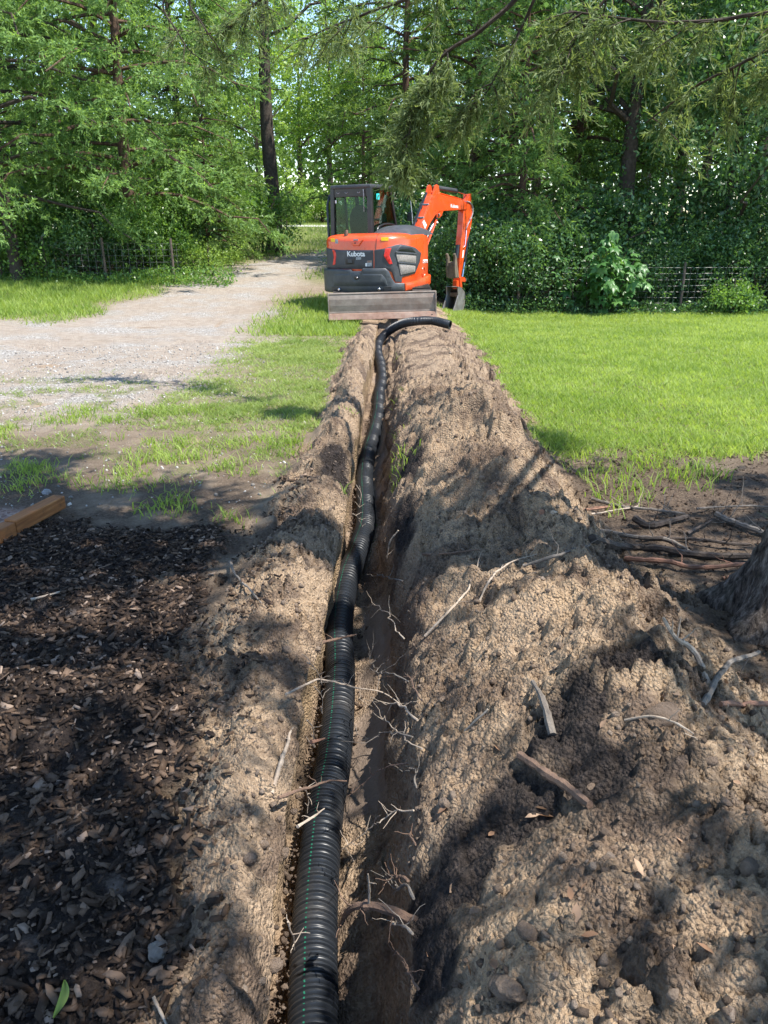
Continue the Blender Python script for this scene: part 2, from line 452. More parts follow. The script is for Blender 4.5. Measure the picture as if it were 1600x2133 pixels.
# right wall: crumbling slope
flr = fl + .15 * t_open
Zwr = flr + (zr - flr) * fw
Xwr = XR - .055 * (1 - fw) ** .8 + np.sin(np.pi * fw) * (.055 * fbm(Yw * 3.5, Zwr * 3.5, 141, 4) - .55 * lumps(Yw, Zwr, .06, 143, .15, .6) - .4 * lumps(Yw, Zwr, .03, 147, .15, .6))
ff = ((np.arange(NF) + .5) / NF)[None, :]
xa = XL + und; xb = XR - .055
Xf = xa + (xb - xa) * ff; Yf = np.repeat(YR[:, None], NF, 1)
pud = ss(.18, .5, fbm(Xf * 3.0 + 3, Yf * 1.3, 151, 3) + .12 * ss(.35, .6, ff) - .08)
Zf = fl + (.05 * fbm(Xf * 6, Yf * 6, 153, 5, .62) + .8 * lumps(Xf, Yf, .06, 155, .1, .55) + .9 * lumps(Xf, Yf, .028, 157, .15, .65)) * (1 - .93 * pud) + .10 * ss(.45, 1.0, ff) + .04 * ss(.9, 1.0, ff) + .012
X = np.concatenate([X_l, Xwl, Xf, Xwr, X_r], 1); Z = np.concatenate([Z_l, Zwl, Zf, Zwr, Z_r], 1)
Y = np.repeat(YR[:, None], X.shape[1], 1)
ncol = X.shape[1]
t0c, t1c = nl - 1, nl + 2 * NW + NF
one = np.ones_like(Xf); oneW = np.ones_like(Xwl)
t_s = ss(14.6, 13.8, YR)[:, None]
SOIL = np.concatenate([soil_l, oneW * t_s, one * t_s, oneW * t_s, soil_r], 1)
MUL = np.concatenate([mul_l, oneW * 0, one * 0, oneW * 0, mul_r], 1)
ORGM = np.concatenate([org_l, oneW * 0, one * 0, oneW * .15, org_r], 1)
DAMP = np.concatenate([soil_l * 0, oneW * ss(.65, 1.0, fw) * .6, .25 + .45 * pud, oneW * ss(.75, .1, fw) * .2, soil_r * 0], 1)
CLAY = np.concatenate([soil_l * 0, oneW * ss(1.0, .5, fw) * 1.0, one * .0, oneW * 0, soil_r * 0], 1)
SMOOTH = np.concatenate([track_print(X_l, Y_l)[0] * 0, oneW * 0, pud, oneW * 0, track_print(X_r, Y_r)[0] * 0], 1)
nosoil = 1 - SOIL
GRASS = np.clip(np.maximum.reduce([m_lawn(X, Y), m_leftgrass(X, Y), m_field(X, Y)]), 0, 1) * nosoil
GRAV = m_drive(X, Y) * nosoil * (1 - .7 * m_leftgrass(X, Y))
RED = m_red(X, Y) * nosoil
LIT = np.maximum.reduce([m_wood(X, Y), ss(5.5, 4.6, Y + .5 * fbm(X * 2.3, Y * 2.3, 56, 4)) * ss(.9, 1.2, X), .95 * ss(6.4, 4.4, Y + .9 * fbm(X * 1.9, Y * 1.9, 55, 4)) * ss(-.4, -.6, X) * ss(-.1, .25, .3 + fbm(X * 3.3, Y * 3.3, 57, 4))]) * nosoil
attA = np.stack([GRASS, GRAV, SOIL, MUL], -1).reshape(-1, 4)
attB = np.stack([DAMP, LIT, RED, ORGM], -1).reshape(-1, 4)
attC = np.stack([CLAY, SMOOTH, CLAY * 0, CLAY * 0 + 1], -1).reshape(-1, 4)
VV = np.stack([X, Y, Z], -1).reshape(-1, 3)
ii = (np.arange(nr - 1)[:, None] * ncol + np.arange(ncol - 1)[None, :])
FF = np.stack([ii, ii + 1, ii + 1 + ncol, ii + ncol], -1)
fm = lambda A: .25 * (A[:-1, :-1] + A[1:, :-1] + A[:-1, 1:] + A[1:, 1:])
cls = np.zeros(FF.shape[:2], int)
cls[fm(GRAV) > .5] = 1
cls[fm(MUL) > .5] = 2
cidx = np.repeat(np.arange(ncol - 1)[None, :], nr - 1, 0)
soilf = fm(SOIL) > .5
cls[soilf & (cidx < t0c)] = 3
cls[soilf & (cidx >= t1c)] = 4
cls[(cidx >= t0c) & (cidx < t1c) & (fm(Y) < 13.7)] = 5
cls[fm(RED) > .5] = 6

def ground_z(x, y):
    x = np.atleast_1d(np.asarray(x, float)); y = np.atleast_1d(np.asarray(y, float))
    r = np.clip(np.searchsorted(YR, y) - 1, 0, nr - 2); fy = np.clip((y - YR[r]) / (YR[r + 1] - YR[r]), 0, 1)
    a = xl_of(y); b = xr_of(y)
    out = floor_of(y).astype(float) + .02
    for left, s_, Zg, sel in ((True, sL, Z_l, x <= a), (False, sR, Z_r, x >= b)):
        if not sel.any(): continue
        s = (x - (a if left else b))[sel]
        c = np.clip(np.searchsorted(s_, s) - 1, 0, len(s_) - 2); fx = np.clip((s - s_[c]) / (s_[c + 1] - s_[c]), 0, 1)
        rr = r[sel]; g = fy[sel]
        out[sel] = (Zg[rr, c] * (1 - fx) + Zg[rr, c + 1] * fx) * (1 - g) + (Zg[rr + 1, c] * (1 - fx) + Zg[rr + 1, c + 1] * fx) * g
    return out
def gz(x, y): return float(ground_z(x, y)[0])
def on_ground(px, py, it=12):
    """where the ray through a pixel meets the ground as built"""
    h = 0.0
    for _ in range(it):
        p = at_height(px, py, h); h = .5 * h + .5 * gz(p[0], p[1])
    return p

def terrain_material():
    m, nt, out = nodes_of('terrain')
    L = nt.links.new
    tc = N(nt, 'ShaderNodeTexCoord').outputs['Object']
    def att(n):
        a = N(nt, 'ShaderNodeAttribute', attribute_name=n)
        s = N(nt, 'ShaderNodeSeparateColor'); L(a.outputs['Color'], s.inputs[0]); return s.outputs[0], s.outputs[1], s.outputs[2], a.outputs['Alpha']
    grass, grav, soil, mul = att('covA')
    damp, lit, red, org = att('covB')
    clay, smo, _, _ = att('covC')
    n_big = noise(nt, 1.3, 4, .6, tc); n_mid = noise(nt, 9, 4, .65, tc); n_fine = noise(nt, 70, 4, .7, tc); n_grit = noise(nt, 260, 2, .7, tc)
    dirt = ramp(nt, n_mid, [(.3, (0.136, 0.099, 0.069)), (.5, (0.197, 0.150, 0.105)), (.72, (0.245, 0.192, 0.141))])
    dirt = mix(nt, ramp(nt, n_fine, [(.35, (0, 0, 0)), (.75, (0.7,0.7,0.7))]), dirt, (0.286, 0.230, 0.174))
    # gravel: small stones, each with its own grey
    vor = N(nt, 'ShaderNodeTexVoronoi'); vor.inputs['Scale'].default_value = 55; L(tc, vor.inputs['Vector'])
    vo2 = N(nt, 'ShaderNodeTexVoronoi'); vo2.inputs['Scale'].default_value = 95; L(tc, vo2.inputs['Vector'])
    sep = N(nt, 'ShaderNodeSeparateColor'); L(vor.outputs['Color'], sep.inputs[0])
    stones = ramp(nt, sep.outputs[0], [(0, (0.174, 0.160, 0.141)), (.5, (0.316, 0.290, 0.258)), (1, (0.522, 0.491, 0.456))])
    packed = mix(nt, ramp(nt, n_big, [(.36, (0, 0, 0)), (.54, (1, 1, 1))]), stones, ramp(nt, n_mid, [(.3, (0.269, 0.218, 0.173)), (.7, (0.395, 0.336, 0.275))]))
    col = mix(nt, grav, dirt, packed)
    turf = ramp(nt, n_mid, [(.3, (.10, .115, .04)), (.55, (.16, .17, .065)), (.75, (.26, .22, .12))])
    col = mix(nt, math_(nt, 'MULTIPLY', grass, .9), col, turf)
    litc = ramp(nt, n_fine, [(.3, (.045, .031, .022)), (.5, (.105, .075, .053)), (.7, (.18, .135, .098))])
    col = mix(nt, lit, col, litc)
    col = mix(nt, red, col, ramp(nt, sep.outputs[1], [(0, (.20, .12, .095)), (.5, (.34, .23, .185)), (1, (.46, .36, .30))]))
    # dug earth
    earth = ramp(nt, n_mid, [(.28, (0.183, 0.131, 0.090)), (.48, (0.301, 0.216, 0.146)), (.70, (0.412, 0.304, 0.207))])
    earth = mix(nt, ramp(nt, n_big, [(.40, (0, 0, 0)), (.64, (0.75,0.75,0.75))]), earth, ramp(nt, n_fine, [(.3, (0.308, 0.208, 0.126)), (.7, (0.454, 0.329, 0.212))]))
    earth = mix(nt, ramp(nt, n_fine, [(.42, (0, 0, 0)), (.78, (0.8,0.8,0.8))]), earth, (0.491, 0.376, 0.265))
    earth = mix(nt, ramp(nt, noise(nt, 24, 4, .6, tc), [(.58, (0, 0, 0)), (.70, (0.8,0.8,0.8))]), earth, (0.093, 0.067, 0.050))
    damp_z = ramp(nt, noise(nt, 2.6, 5, .62, tc, .6), [(.47, (0, 0, 0)), (.60, (0.85,0.85,0.85))])
    earth = mix(nt, damp_z, earth, ramp(nt, n_fine, [(.35, (.080, .055, .041)), (.6, (.15, .106, .080)), (.8, (.25, .185, .143))]))
    strv = N(nt, 'ShaderNodeMapping'); strv.inputs['Scale'].default_value = (4, 30, 3); L(tc, strv.inputs['Vector'])
    cl = ramp(nt, noise(nt, 1.0, 4, .6, strv.outputs[0]), [(.3, (0.264, 0.181, 0.102)), (.6, (0.400, 0.285, 0.172)), (.8, (0.448, 0.333, 0.211))])
    earth = mix(nt, clay, earth, cl)
    wet = N(nt, 'ShaderNodeMix', data_type='RGBA', blend_type='MULTIPLY'); wet.inputs[0].default_value = 1
    L(earth, wet.inputs[6]); wet.inputs[7].default_value = (.72, .69, .67, 1)
    earth = mix(nt, damp, earth, wet.outputs[2])
    earth = mix(nt, math_(nt, 'MULTIPLY', smo, .8), earth, (.185, .145, .118))
    orgc = ramp(nt, n_fine, [(.35, (.016, .013, .012)), (.6, (.05, .040, .036)), (.8, (.13, .10, .085))])
    earth = mix(nt, org, earth, orgc)
    col = mix(nt, soil, col, earth)
    mulc = ramp(nt, n_fine, [(.35, (.014, .010, .009)), (.6, (.045, .033, .027)), (.8, (.13, .095, .075))])
    mulc = mix(nt, ramp(nt, noise(nt, 5, 5, .65, tc), [(.58, (0, 0, 0)), (.72, (.8, .8, .8))]), mulc, (.30, .24, .20))
    col = mix(nt, mul, col, mulc)
    hgt = math_(nt, 'ADD', math_(nt, 'MULTIPLY', n_fine, 1.0), math_(nt, 'MULTIPLY', n_grit, .45))
    hgt = math_(nt, 'ADD', hgt, math_(nt, 'MULTIPLY', math_(nt, 'MULTIPLY', vor.outputs['Distance'], grav), -1.2))
    hgt = math_(nt, 'ADD', hgt, math_(nt, 'MULTIPLY', math_(nt, 'MULTIPLY', vo2.outputs['Distance'], math_(nt, 'MULTIPLY', soil, n_mid)), -1.9))
    hgt = math_(nt, 'MULTIPLY', hgt, math_(nt, 'SUBTRACT', 1.0, math_(nt, 'MULTIPLY', smo, .9)))
    ro = math_(nt, 'SUBTRACT', .95, math_(nt, 'MULTIPLY', smo, .42))
    principled(nt, out, col, ro, 0, .2, hgt, .017, 1.0)
    return m
MAT_T = terrain_material()
def terrain_piece(name, k, kind='structure', parent=None, smooth=True):
    F = FF[cls == k]
    used, inv = np.unique(F, return_inverse=True)
    me = np_mesh(name, VV[used], inv.reshape(-1, 4), smooth, {'covA': attA[used], 'covB': attB[used], 'covC': attC[used]})
    o = link(name, me, MAT_T, parent)
    if kind: o['kind'] = kind
    return o
tag(terrain_piece('ground', 0), 'grass and bare earth of the yard around the trench', 'ground')
tag(terrain_piece('gravel_drive', 1), 'pale gravel drive and packed dirt left of the trench', 'drive')
tag(terrain_piece('mulch_bed', 2), 'dark bed of bark mulch left of the trench', 'mulch bed')
tag(terrain_piece('soil_bank', 3, smooth=False), 'low bank of dug earth along the left lip of the trench', 'soil bank')
tag(terrain_piece('soil_bank', 4, smooth=False), 'high bank of tan dug earth along the right side of the trench', 'soil bank')
tag(terrain_piece('trench', 5, smooth=False), 'long narrow trench with cut earth walls and muddy floor', 'trench')
tag(terrain_piece('play_gravel', 6), 'reddish fine gravel behind the landscape timber', 'gravel')
# ================================================================== DRAIN PIPE
def catmull(P, step):
    P = np.asarray(P, float); P = np.vstack([2 * P[0] - P[1], P, 2 * P[-1] - P[-2]])
    out = []
    for i in range(1, len(P) - 2):
        a, b, c, d = P[i - 1], P[i], P[i + 1], P[i + 2]
        n = max(2, int(np.linalg.norm(c - b) / step))
        for t in np.arange(n) / n:
            out.append(.5 * ((2 * b) + (-a + c) * t + (2 * a - 5 * b + 4 * c - d) * t * t + (-a + 3 * b - 3 * c + d) * t ** 3))
    out.append(P[-2]); out = np.array(out)
    d = np.r_[0, np.cumsum(np.linalg.norm(np.diff(out, axis=0), axis=1))]
    s = np.arange(0, d[-1], step)
    return np.stack([np.interp(s, d, out[:, k]) for k in range(3)], 1)
PIPE_R = .067
def pipe_points():
    tab = [(655, 2300, -.385), (653, 2133, -.385), (657, 1900, -.385), (675, 1700, -.385), (693, 1600, -.385), (704, 1500, -.385), (709, 1400, -.385), (708, 1300, -.39), (723, 1210, -.39),
           (745, 1150, -.395), (761, 1100, -.395), (762, 1050, -.395), (760, 1000, -.395), (766, 950, -.395), (781, 900, -.39), (789, 860, -.385), (791, 820, -.375),
           (797, 790, -.37), (794, 760, -.365), (787, 733, -.345), (791, 711, -.30), (806, 693, -.20), (834, 676, -.05), (866, 669, .03), (902, 668.5, .03), (938, 677, -.015)]
    return [at_height(a, b, h) for a, b, h in tab]
PP = pipe_points()
pc = catmull(PP, .0025)
def sweep(C, rad, nseg, a0=0.0, a1=2 * math.pi, closed=True):
    T = np.gradient(C, axis=0); T /= np.linalg.norm(T, axis=1)[:, None]
    U = np.cross(T, np.array([0, 0, 1.0])); U /= np.linalg.norm(U, axis=1)[:, None]
    W = np.cross(U, T)
    na = nseg if closed else nseg + 1
    ang = a0 + (a1 - a0) * np.arange(na) / nseg
    V = C[:, None, :] + rad[:, None, None] * (np.cos(ang)[None, :, None] * U[:, None, :] + np.sin(ang)[None, :, None] * W[:, None, :])
    n = len(C)
    i = np.arange(n - 1)[:, None] * na; k = np.arange(nseg)[None, :]
    k2 = (k + 1) % na
    Fq = np.stack([i + k, i + k2, i + na + k2, i + na + k], -1).reshape(-1, 4)
    return V.reshape(-1, 3), Fq
s_ = np.arange(len(pc)) * .0025
PITCHR = .0162
ph = (s_ / PITCHR) % 1.0
prof = np.interp(ph, [0, .14, .24, .62, .74, 1.0], [-.0070, -.0070, 0, 0, -.0070, -.0070]) + .0008 * np.sin(np.pi * np.clip((ph - .24) / .38, 0, 1))
m, nt, out = nodes_of('black_plastic')
tc = N(nt, 'ShaderNodeTexCoord').outputs['Object']
dust = ramp(nt, noise(nt, 5, 6, .7, tc), [(.52, (0, 0, 0)), (.78, (.5, .5, .5))])
cc = mix(nt, dust, (.016, .019, .024), (.075, .068, .062))
spk = ramp(nt, noise(nt, 140, 2, .6, tc), [(.72, (0, 0, 0)), (.78, (.6, .6, .6))])
cc = mix(nt, spk, cc, (.16, .14, .12))
principled(nt, out, cc, math_(nt, 'ADD', math_(nt, 'MULTIPLY', dust, .4), .38), 0, .5)
MAT_PIPE = m
V, Fq = sweep(pc, PIPE_R + prof, 22)
pipe = link('drain_pipe', np_mesh('drain_pipe', V, Fq, True), MAT_PIPE)
pipe.data.set_sharp_from_angle(angle=math.radians(50))
tag(pipe, 'long black corrugated drain pipe lying in the trench and bending out over the bank', 'pipe')
# the inside wall at the open end, so that the mouth is hollow
ec = pc[-60:]
V, Fq = sweep(ec, np.full(len(ec), PIPE_R - .0085), 22)
link('inner_wall', np_mesh('inner_wall', V, Fq[:, ::-1], True), MAT_PIPE, pipe)
V, Fq = sweep(np.vstack([pc[-1], pc[-1] + (pc[-1] - pc[-2]) * .01]), np.array([PIPE_R - .0085, PIPE_R + prof[-1]]), 22)
link('mouth_rim', np_mesh('mouth_rim', V, Fq, True), MAT_PIPE, pipe)
# printed green line on the rib crests
MAT_GREEN = simple('green_print', (.014, .16, .10), (.010, .11, .07), 40, .5)
n_near = int(7.5 / .0025)
V, Fq = sweep(pc[:n_near], (PIPE_R + prof + .0007)[:n_near], 2, math.radians(107), math.radians(111), False)
crest = np.repeat((prof[:n_near - 1] > -.003) & (prof[1:n_near] > -.003), 2)
link('stripe', np_mesh('stripe', V, Fq[crest], True), MAT_GREEN, pipe)
# ================================================================== GRASS, MULCH CHIPS, CLODS
def blades(x, y, h, w, lean, seed, seg=1, z=None):
    r = np.random.default_rng(seed); n = len(x)
    z = ground_z(x, y) - .004 if z is None else z
    a = r.uniform(0, 2 * np.pi, n); la = r.uniform(0, 2 * np.pi, n)
    ux, uy = np.cos(a), np.sin(a)
    lx, ly = np.cos(la) * lean * h, np.sin(la) * lean * h
    B = np.stack([x, y, z], 1); U = np.stack([ux, uy, 0 * ux], 1) * (w / 2)[:, None]
    if seg == 1:
        T = B + np.stack([lx, ly, h], 1)
        V = np.stack([B - U, B + U, T], 1).reshape(-1, 3)
        Fc = np.arange(3 * n).reshape(-1, 3); k = 3
    else:
        M_ = B + np.stack([lx * .35, ly * .35, h * .62], 1); T = B + np.stack([lx * 1.25, ly * 1.25, h * .95], 1)
        V = np.stack([B - U, B + U, M_ - U * .8, M_ + U * .8, T], 1).reshape(-1, 3)
        o = np.arange(n)[:, None] * 5
        Fc = np.concatenate([o + [0, 1, 3], o + [0, 3, 2], o + [2, 3, 4]], 0); k = 5
    return V, Fc, np.repeat(r.random(n), k)
MAT_GRASS = leaf_mat('grass', (.14, .235, .04), (.38, .47, .13), .5, .5, .25, (1.35, 1.35, .6))
MAT_GRASS_DRY = leaf_mat('grass_pale', (.14, .22, .05), (.36, .43, .15), .45, .6, .2, (1.3, 1.25, .7))
def scatter(n, x0, x1, y0, y1, mask, seed, power=1.0):
    r = np.random.default_rng(seed)
    u = r.random(n)
    y = y0 * (y1 / y0) ** u if power == 1.0 else y0 + (y1 - y0) * u
    x = r.uniform(x0, x1, n)
    k = r.random(n) < mask(x, y)
    k &= np.abs(x) < y * .56 + 1.0
    return x[k], y[k]
def grass(name, label, x, y, h, w, lean, seed, seg, mat):
    V, Fc, t = blades(x, y, h, w, lean, seed, seg)
    k = len(t) // len(x); t = np.clip(t * .55 + .45 * np.repeat(.5 + .9 * fbm(x * 1.6, y * 1.6, seed, 4, .6) + .25 * fbm(x * 9, y * 9, seed, 2), k), 0, 1)
    o = link(name, np_mesh(name, V, Fc, False, {'tint': t}), mat)
    return tag(o, label, 'grass', kind='stuff')
r_ = np.random.default_rng(5)
no_soil_r = lambda x, y: 1 - bank_right(x, y)[1]
no_soil_l = lambda x, y: 1 - bank_left(x, y)[1]
x, y = scatter(360000, .9, 10.5, 5.0, 17.9, lambda x, y: m_lawn(x, y) * no_soil_r(x, y), 201)
h = r_.uniform(.022, .05, len(x)) * (1 + .012 * y * 2); w = .004 + .0011 * y * r_.uniform(.6, 1.2, len(x))
h *= .75 + .5 * vnoise(x * 2, y * 2, 9)
grass('lawn_grass', 'bright green mown lawn right of the soil bank', x, y, h, w, .95, 202, 1, MAT_GRASS)
x, y = scatter(260000, -9, -.5, 4.0, 14.0, lambda x, y: m_leftgrass(x, y) * no_soil_l(x, y) * (1 - m_mulch(x, y)) * (.16 + .84 * ss(.30, .75, vnoise(x * 5, y * 5, 77) * .6 + .4 * vnoise(x * 17, y * 17, 78))), 203)
h = r_.uniform(.02, .05, len(x)); w = .0035 + .0009 * y * r_.uniform(.6, 1.2, len(x))
x2, y2 = scatter(70000, -2.3, -.5, 5.8, 11.8, lambda x, y: no_soil_l(x, y) * ss(-2.2, -1.2, x + .8 * fbm(x * 1.1, y * 1.1, 59, 3)) * (.10 + .75 * ss(.42, .72, .6 * vnoise(x * 3, y * 3, 58) + .4 * vnoise(x * 11, y * 11, 60))), 209, 0)
x = np.r_[x, x2]; y = np.r_[y, y2]; h = np.r_[h, r_.uniform(.02, .05, len(x2))]; w = np.r_[w, .004 + .0011 * y2 * r_.uniform(.6, 1.2, len(x2))]
grass('yard_grass', 'patchy short grass between the gravel and the left soil bank', x, y, h, w, 1.1, 204, 1, MAT_GRASS_DRY)
x, y = scatter(110000, -13, 0.4, 12, 20, lambda x, y: m_leftgrass(x, y) * no_soil_l(x, y), 205, 0)
h = r_.uniform(.05, .14, len(x)); w = .012 + r_.uniform(0, .012, len(x))
grass('verge_grass', 'long sunlit grass in front of the left fence and beside the machine', x, y, h, w, .7, 206, 1, MAT_GRASS)
x, y = scatter(90000, -16, 14, 19, 60, lambda x, y: m_field(x, y) * (1 - .8 * m_wood(x, y)), 207, 0)
h = r_.uniform(.06, .16, len(x)); w = .02 + r_.uniform(0, .02, len(x))
grass('field_grass', 'sunlit long grass of the field beyond the drive', x, y, h, w, .4, 208, 1, MAT_GRASS_DRY)
# coarse weeds: tufts with bent blades
def tufts(spots, seed, n=26, h0=.05, h1=.15, spread=.06):
    r = np.random.default_rng(seed); xs = []; ys = []
    for (cx, cy, k) in spots:
        m_ = int(n * k); rr = spread * (.5 + k * .5)
        xs.append(cx + r.normal(0, rr, m_)); ys.append(cy + r.normal(0, rr, m_))
    x = np.concatenate(xs); y = np.concatenate(ys)
    return x, y, r.uniform(h0, h1, len(x)), r.uniform(.004, .009, len(x))
sp = []
rt = np.random.default_rng(31)
for _ in range(1300):
    yy = rt.uniform(3.95, 6.6); xx = rt.uniform(-3.6, -.62)
    if vnoise(xx * 3.1, yy * 3.1, 303) + .22 * rt.random() > .74 and m_mulch(xx, yy) < .3 and bank_left(np.array([xx]), np.array([yy]))[1][0] < .4: sp.append((xx, yy, rt.uniform(.3, 1.1)))
for px, py in ((800, 1140), (380, 1065), (500, 1080), (390, 930), (60, 980), (600, 940), (620, 930), (430, 980), (280, 990)):
    p = on_ground(px, py); sp.append((p[0], p[1], 1.3))
x, y, h, w = tufts(sp, 305, 17, .025, .085, .05)
grass('weed_tufts', 'ragged green weed tufts at the far edge of the mulch', x, y, h, w, .75, 306, 2, MAT_GRASS)
sp = []
for _ in range(620):
    yy = rt.uniform(2.9, 5.6); xx = rt.uniform(1.25, 3.6)
    if vnoise(xx * 1.7, yy * 1.7, 307) + .15 * rt.random() > .64 and bank_right(np.array([xx]), np.array([yy]))[1][0] < .3: sp.append((xx, yy, rt.uniform(.15, .7)))
x, y, h, w = tufts(sp, 308, 20, .04, .12)
grass('shade_weeds', 'thin weeds on the shaded bare ground by the fallen branches', x, y, h, w, .7, 309, 2, MAT_GRASS)

# ---- bark chips
def chips(n, x0, x1, y0, y1, mask, seed, lmin, lmax, zoff=0.0):
    r = np.random.default_rng(seed)
    x = r.uniform(x0, x1, n * 2); y = r.uniform(y0, y1, n * 2)
    k = (r.random(n * 2) < mask(x, y)); x = x[k][:n]; y = y[k][:n]; n = len(x)
    z = ground_z(x, y) + r.uniform(.0, .012, n) + zoff
    L_ = lmin + (lmax - lmin) * r.random(n) ** 2.2; W_ = L_ * r.uniform(.18, .55, n); T_ = r.uniform(.002, .007, n)
    a = r.uniform(0, 2 * np.pi, n); tilt = r.normal(0, .32, n); roll = r.normal(0, .35, n)
    ca, sa = np.cos(a), np.sin(a)
    U = np.stack([ca * np.cos(tilt), sa * np.cos(tilt), np.sin(tilt)], 1)
    S = np.stack([-sa * np.cos(roll), ca * np.cos(roll), np.sin(roll)], 1)
    Nn = np.cross(U, S)
    C = np.stack([x, y, z], 1)
    corner = np.array([(-1, -.7), (-.75, .75), (.55, 1), (1, .2), (.7, -1)])
    jit = r.uniform(.7, 1.15, (n, 5, 2))
    P = C[:, None, :] + U[:, None, :] * (corner[None, :, 0:1] * jit[:, :, 0:1] * (L_ / 2)[:, None, None]) + S[:, None, :] * (corner[None, :, 1:2] * jit[:, :, 1:2] * (W_ / 2)[:, None, None])
    P = P + Nn[:, None, :] * (r.normal(0, .15, (n, 5, 1)) * W_[:, None, None] * .5)
    top = P + Nn[:, None, :] * T_[:, None, None]
    V = np.concatenate([P, top], 1).reshape(-1, 3)
    o = np.arange(n)[:, None] * 10
    tri = [o + [5, 6, 7], o + [5, 7, 8], o + [5, 8, 9]]
    for i in range(5):
        j = (i + 1) % 5; tri += [o + [i, j, 5 + j], o + [i, 5 + j, 5 + i]]
    return V, np.concatenate(tri, 0), np.repeat(r.random(n), 10)
m, nt, out = nodes_of('bark')
tint = N(nt, 'ShaderNodeAttribute', attribute_name='tint').outputs['Fac']
tc = N(nt, 'ShaderNodeTexCoord').outputs['Object']
c = ramp(nt, tint, [(0, (.014, .010, .009)), (.45, (.040, .026, .018)), (.75, (.082, .054, .037)), (.92, (.155, .105, .074)), (1, (.30, .225, .175))])
c = mix(nt, ramp(nt, noise(nt, 45, 4, .7, tc), [(.55, (0, 0, 0)), (.8, (.5, .5, .5))]), c, (.20, .16, .135))
principled(nt, out, c, .85, 0, .15, noise(nt, 160, 4, .7, tc), .004, .8)
MAT_BARK = m
V, Fc, t = chips(22000, -3.3, -.36, .75, 4.05, lambda x, y: m_mulch(x, y) * (1 - .85 * bank_left(x, y)[1]), 401, .008, .055)
tag(link('mulch_chips', np_mesh('mulch_chips', V, Fc, False, {'tint': t}), MAT_BARK), 'loose dark bark chips covering the mulch bed', 'mulch', kind='stuff')
V, Fc, t = chips(1500, -.95, -.30, .8, 4.6, lambda x, y: bank_left(x, y)[1] * .8 * ss(-.36, -.55, x), 403, .012, .05)
tag(link('scattered_chips', np_mesh('scattered_chips', V, Fc, False, {'tint': t}), MAT_BARK), 'bark crumbs strewn over the left soil bank', 'mulch', kind='stuff')
V, Fc, t = chips(8000, -4.5, 3.6, 3.0, 7.0, lambda x, y: (1 - m_mulch(x, y)) * (1 - bank_left(x, y)[1]) * (1 - bank_right(x, y)[1]) * ss(7, 4.5, y), 405, .006, .03)
V2, F2, t2 = chips(4200, 1.15, 3.6, 2.3, 5.4, lambda x, y: 1 - bank_right(x, y)[1], 407, .006, .034)
Fc = np.concatenate([Fc, F2 + len(V)]); V = np.concatenate([V, V2]); t = np.concatenate([t, t2 * .7])
tag(link('leaf_litter', np_mesh('leaf_litter', V, Fc, False, {'tint': np.clip(t * .6 + .4, 0, 1)}), MAT_BARK), 'dry leaf and twig litter on the bare ground', 'litter', kind='stuff')

# ---- clods
ICO_V, ICO_F = None, None
def ico(sub):
    bm = bmesh.new(); bmesh.ops.create_icosphere(bm, subdivisions=sub, radius=1.0)
    v = np.array([p.co[:] for p in bm.verts]); f = np.array([[q.index for q in p.verts] for p in bm.faces]); bm.free(); return v, f
def clods(n, x0, x1, y0, y1, mask, seed, smin, smax, power=3.0):
    r = np.random.default_rng(seed); bv, bf = ico(1)
    x = r.uniform(x0, x1, n * 3); y = y0 * (y1 / y0) ** r.random(n * 3)
    k = r.random(n * 3) < mask(x, y); x = x[k][:n]; y = y[k][:n]; n = len(x)
    s = (smin + (smax - smin) * r.random(n) ** power) * (1 + .06 * y)
    z = ground_z(x, y) + s * .25
    q = r.normal(size=(n, 3, 3)); Q = np.linalg.qr(q)[0]
    sc = r.uniform(.6, 1.25, (n, 1, 3))
    P = np.sign(bv[None]) * np.abs(bv[None]) ** .8 * r.uniform(.55, 1.3, (n, len(bv), 1)) * sc
    P = np.einsum('nij,nkj->nki', Q, P) * s[:, None, None] + np.stack([x, y, z], 1)[:, None, :]
    Fc = (bf[None] + (np.arange(n) * len(bv))[:, None, None]).reshape(-1, 3)
    return P.reshape(-1, 3), Fc, np.repeat(r.random(n), len(bv))
m, nt, out = nodes_of('clod')
tint = N(nt, 'ShaderNodeAttribute', attribute_name='tint').outputs['Fac']
tc = N(nt, 'ShaderNodeTexCoord').outputs['Object']
c = ramp(nt, tint, [(0, (.12, .088, .068)), (.35, (.22, .165, .128)), (.75, (.30, .232, .182)), (1, (.36, .285, .228))])
c = mix(nt, ramp(nt, noise(nt, 60, 5, .7, tc), [(.45, (0, 0, 0)), (.75, (.6, .6, .6))]), c, (.13, .092, .063))
principled(nt, out, c, .95, 0, .15, noise(nt, 110, 5, .75, tc), .022, 1.0)
MAT_CLOD = m
V, Fc, t = clods(4200, .03, 1.5, .8, 12.5, lambda x, y: bank_right(x, y)[1] * (1 - track_print(x, y)[0]) * (1 - ss(.3, .7, organic(x, y))), 411, .0025, .0115)
tag(link('bank_clods', np_mesh('bank_clods', V, Fc, False, {'tint': t}), MAT_CLOD), 'crumbled earth clods covering the right soil bank', 'clods', kind='stuff')
V, Fc, t = clods(2200, -.8, -.2, .8, 12.5, lambda x, y: bank_left(x, y)[1], 413, .0025, .011)
tag(link('lip_clods', np_mesh('lip_clods', V, Fc, False, {'tint': t}), MAT_CLOD), 'crumbled earth clods covering the left soil bank', 'clods', kind='stuff')

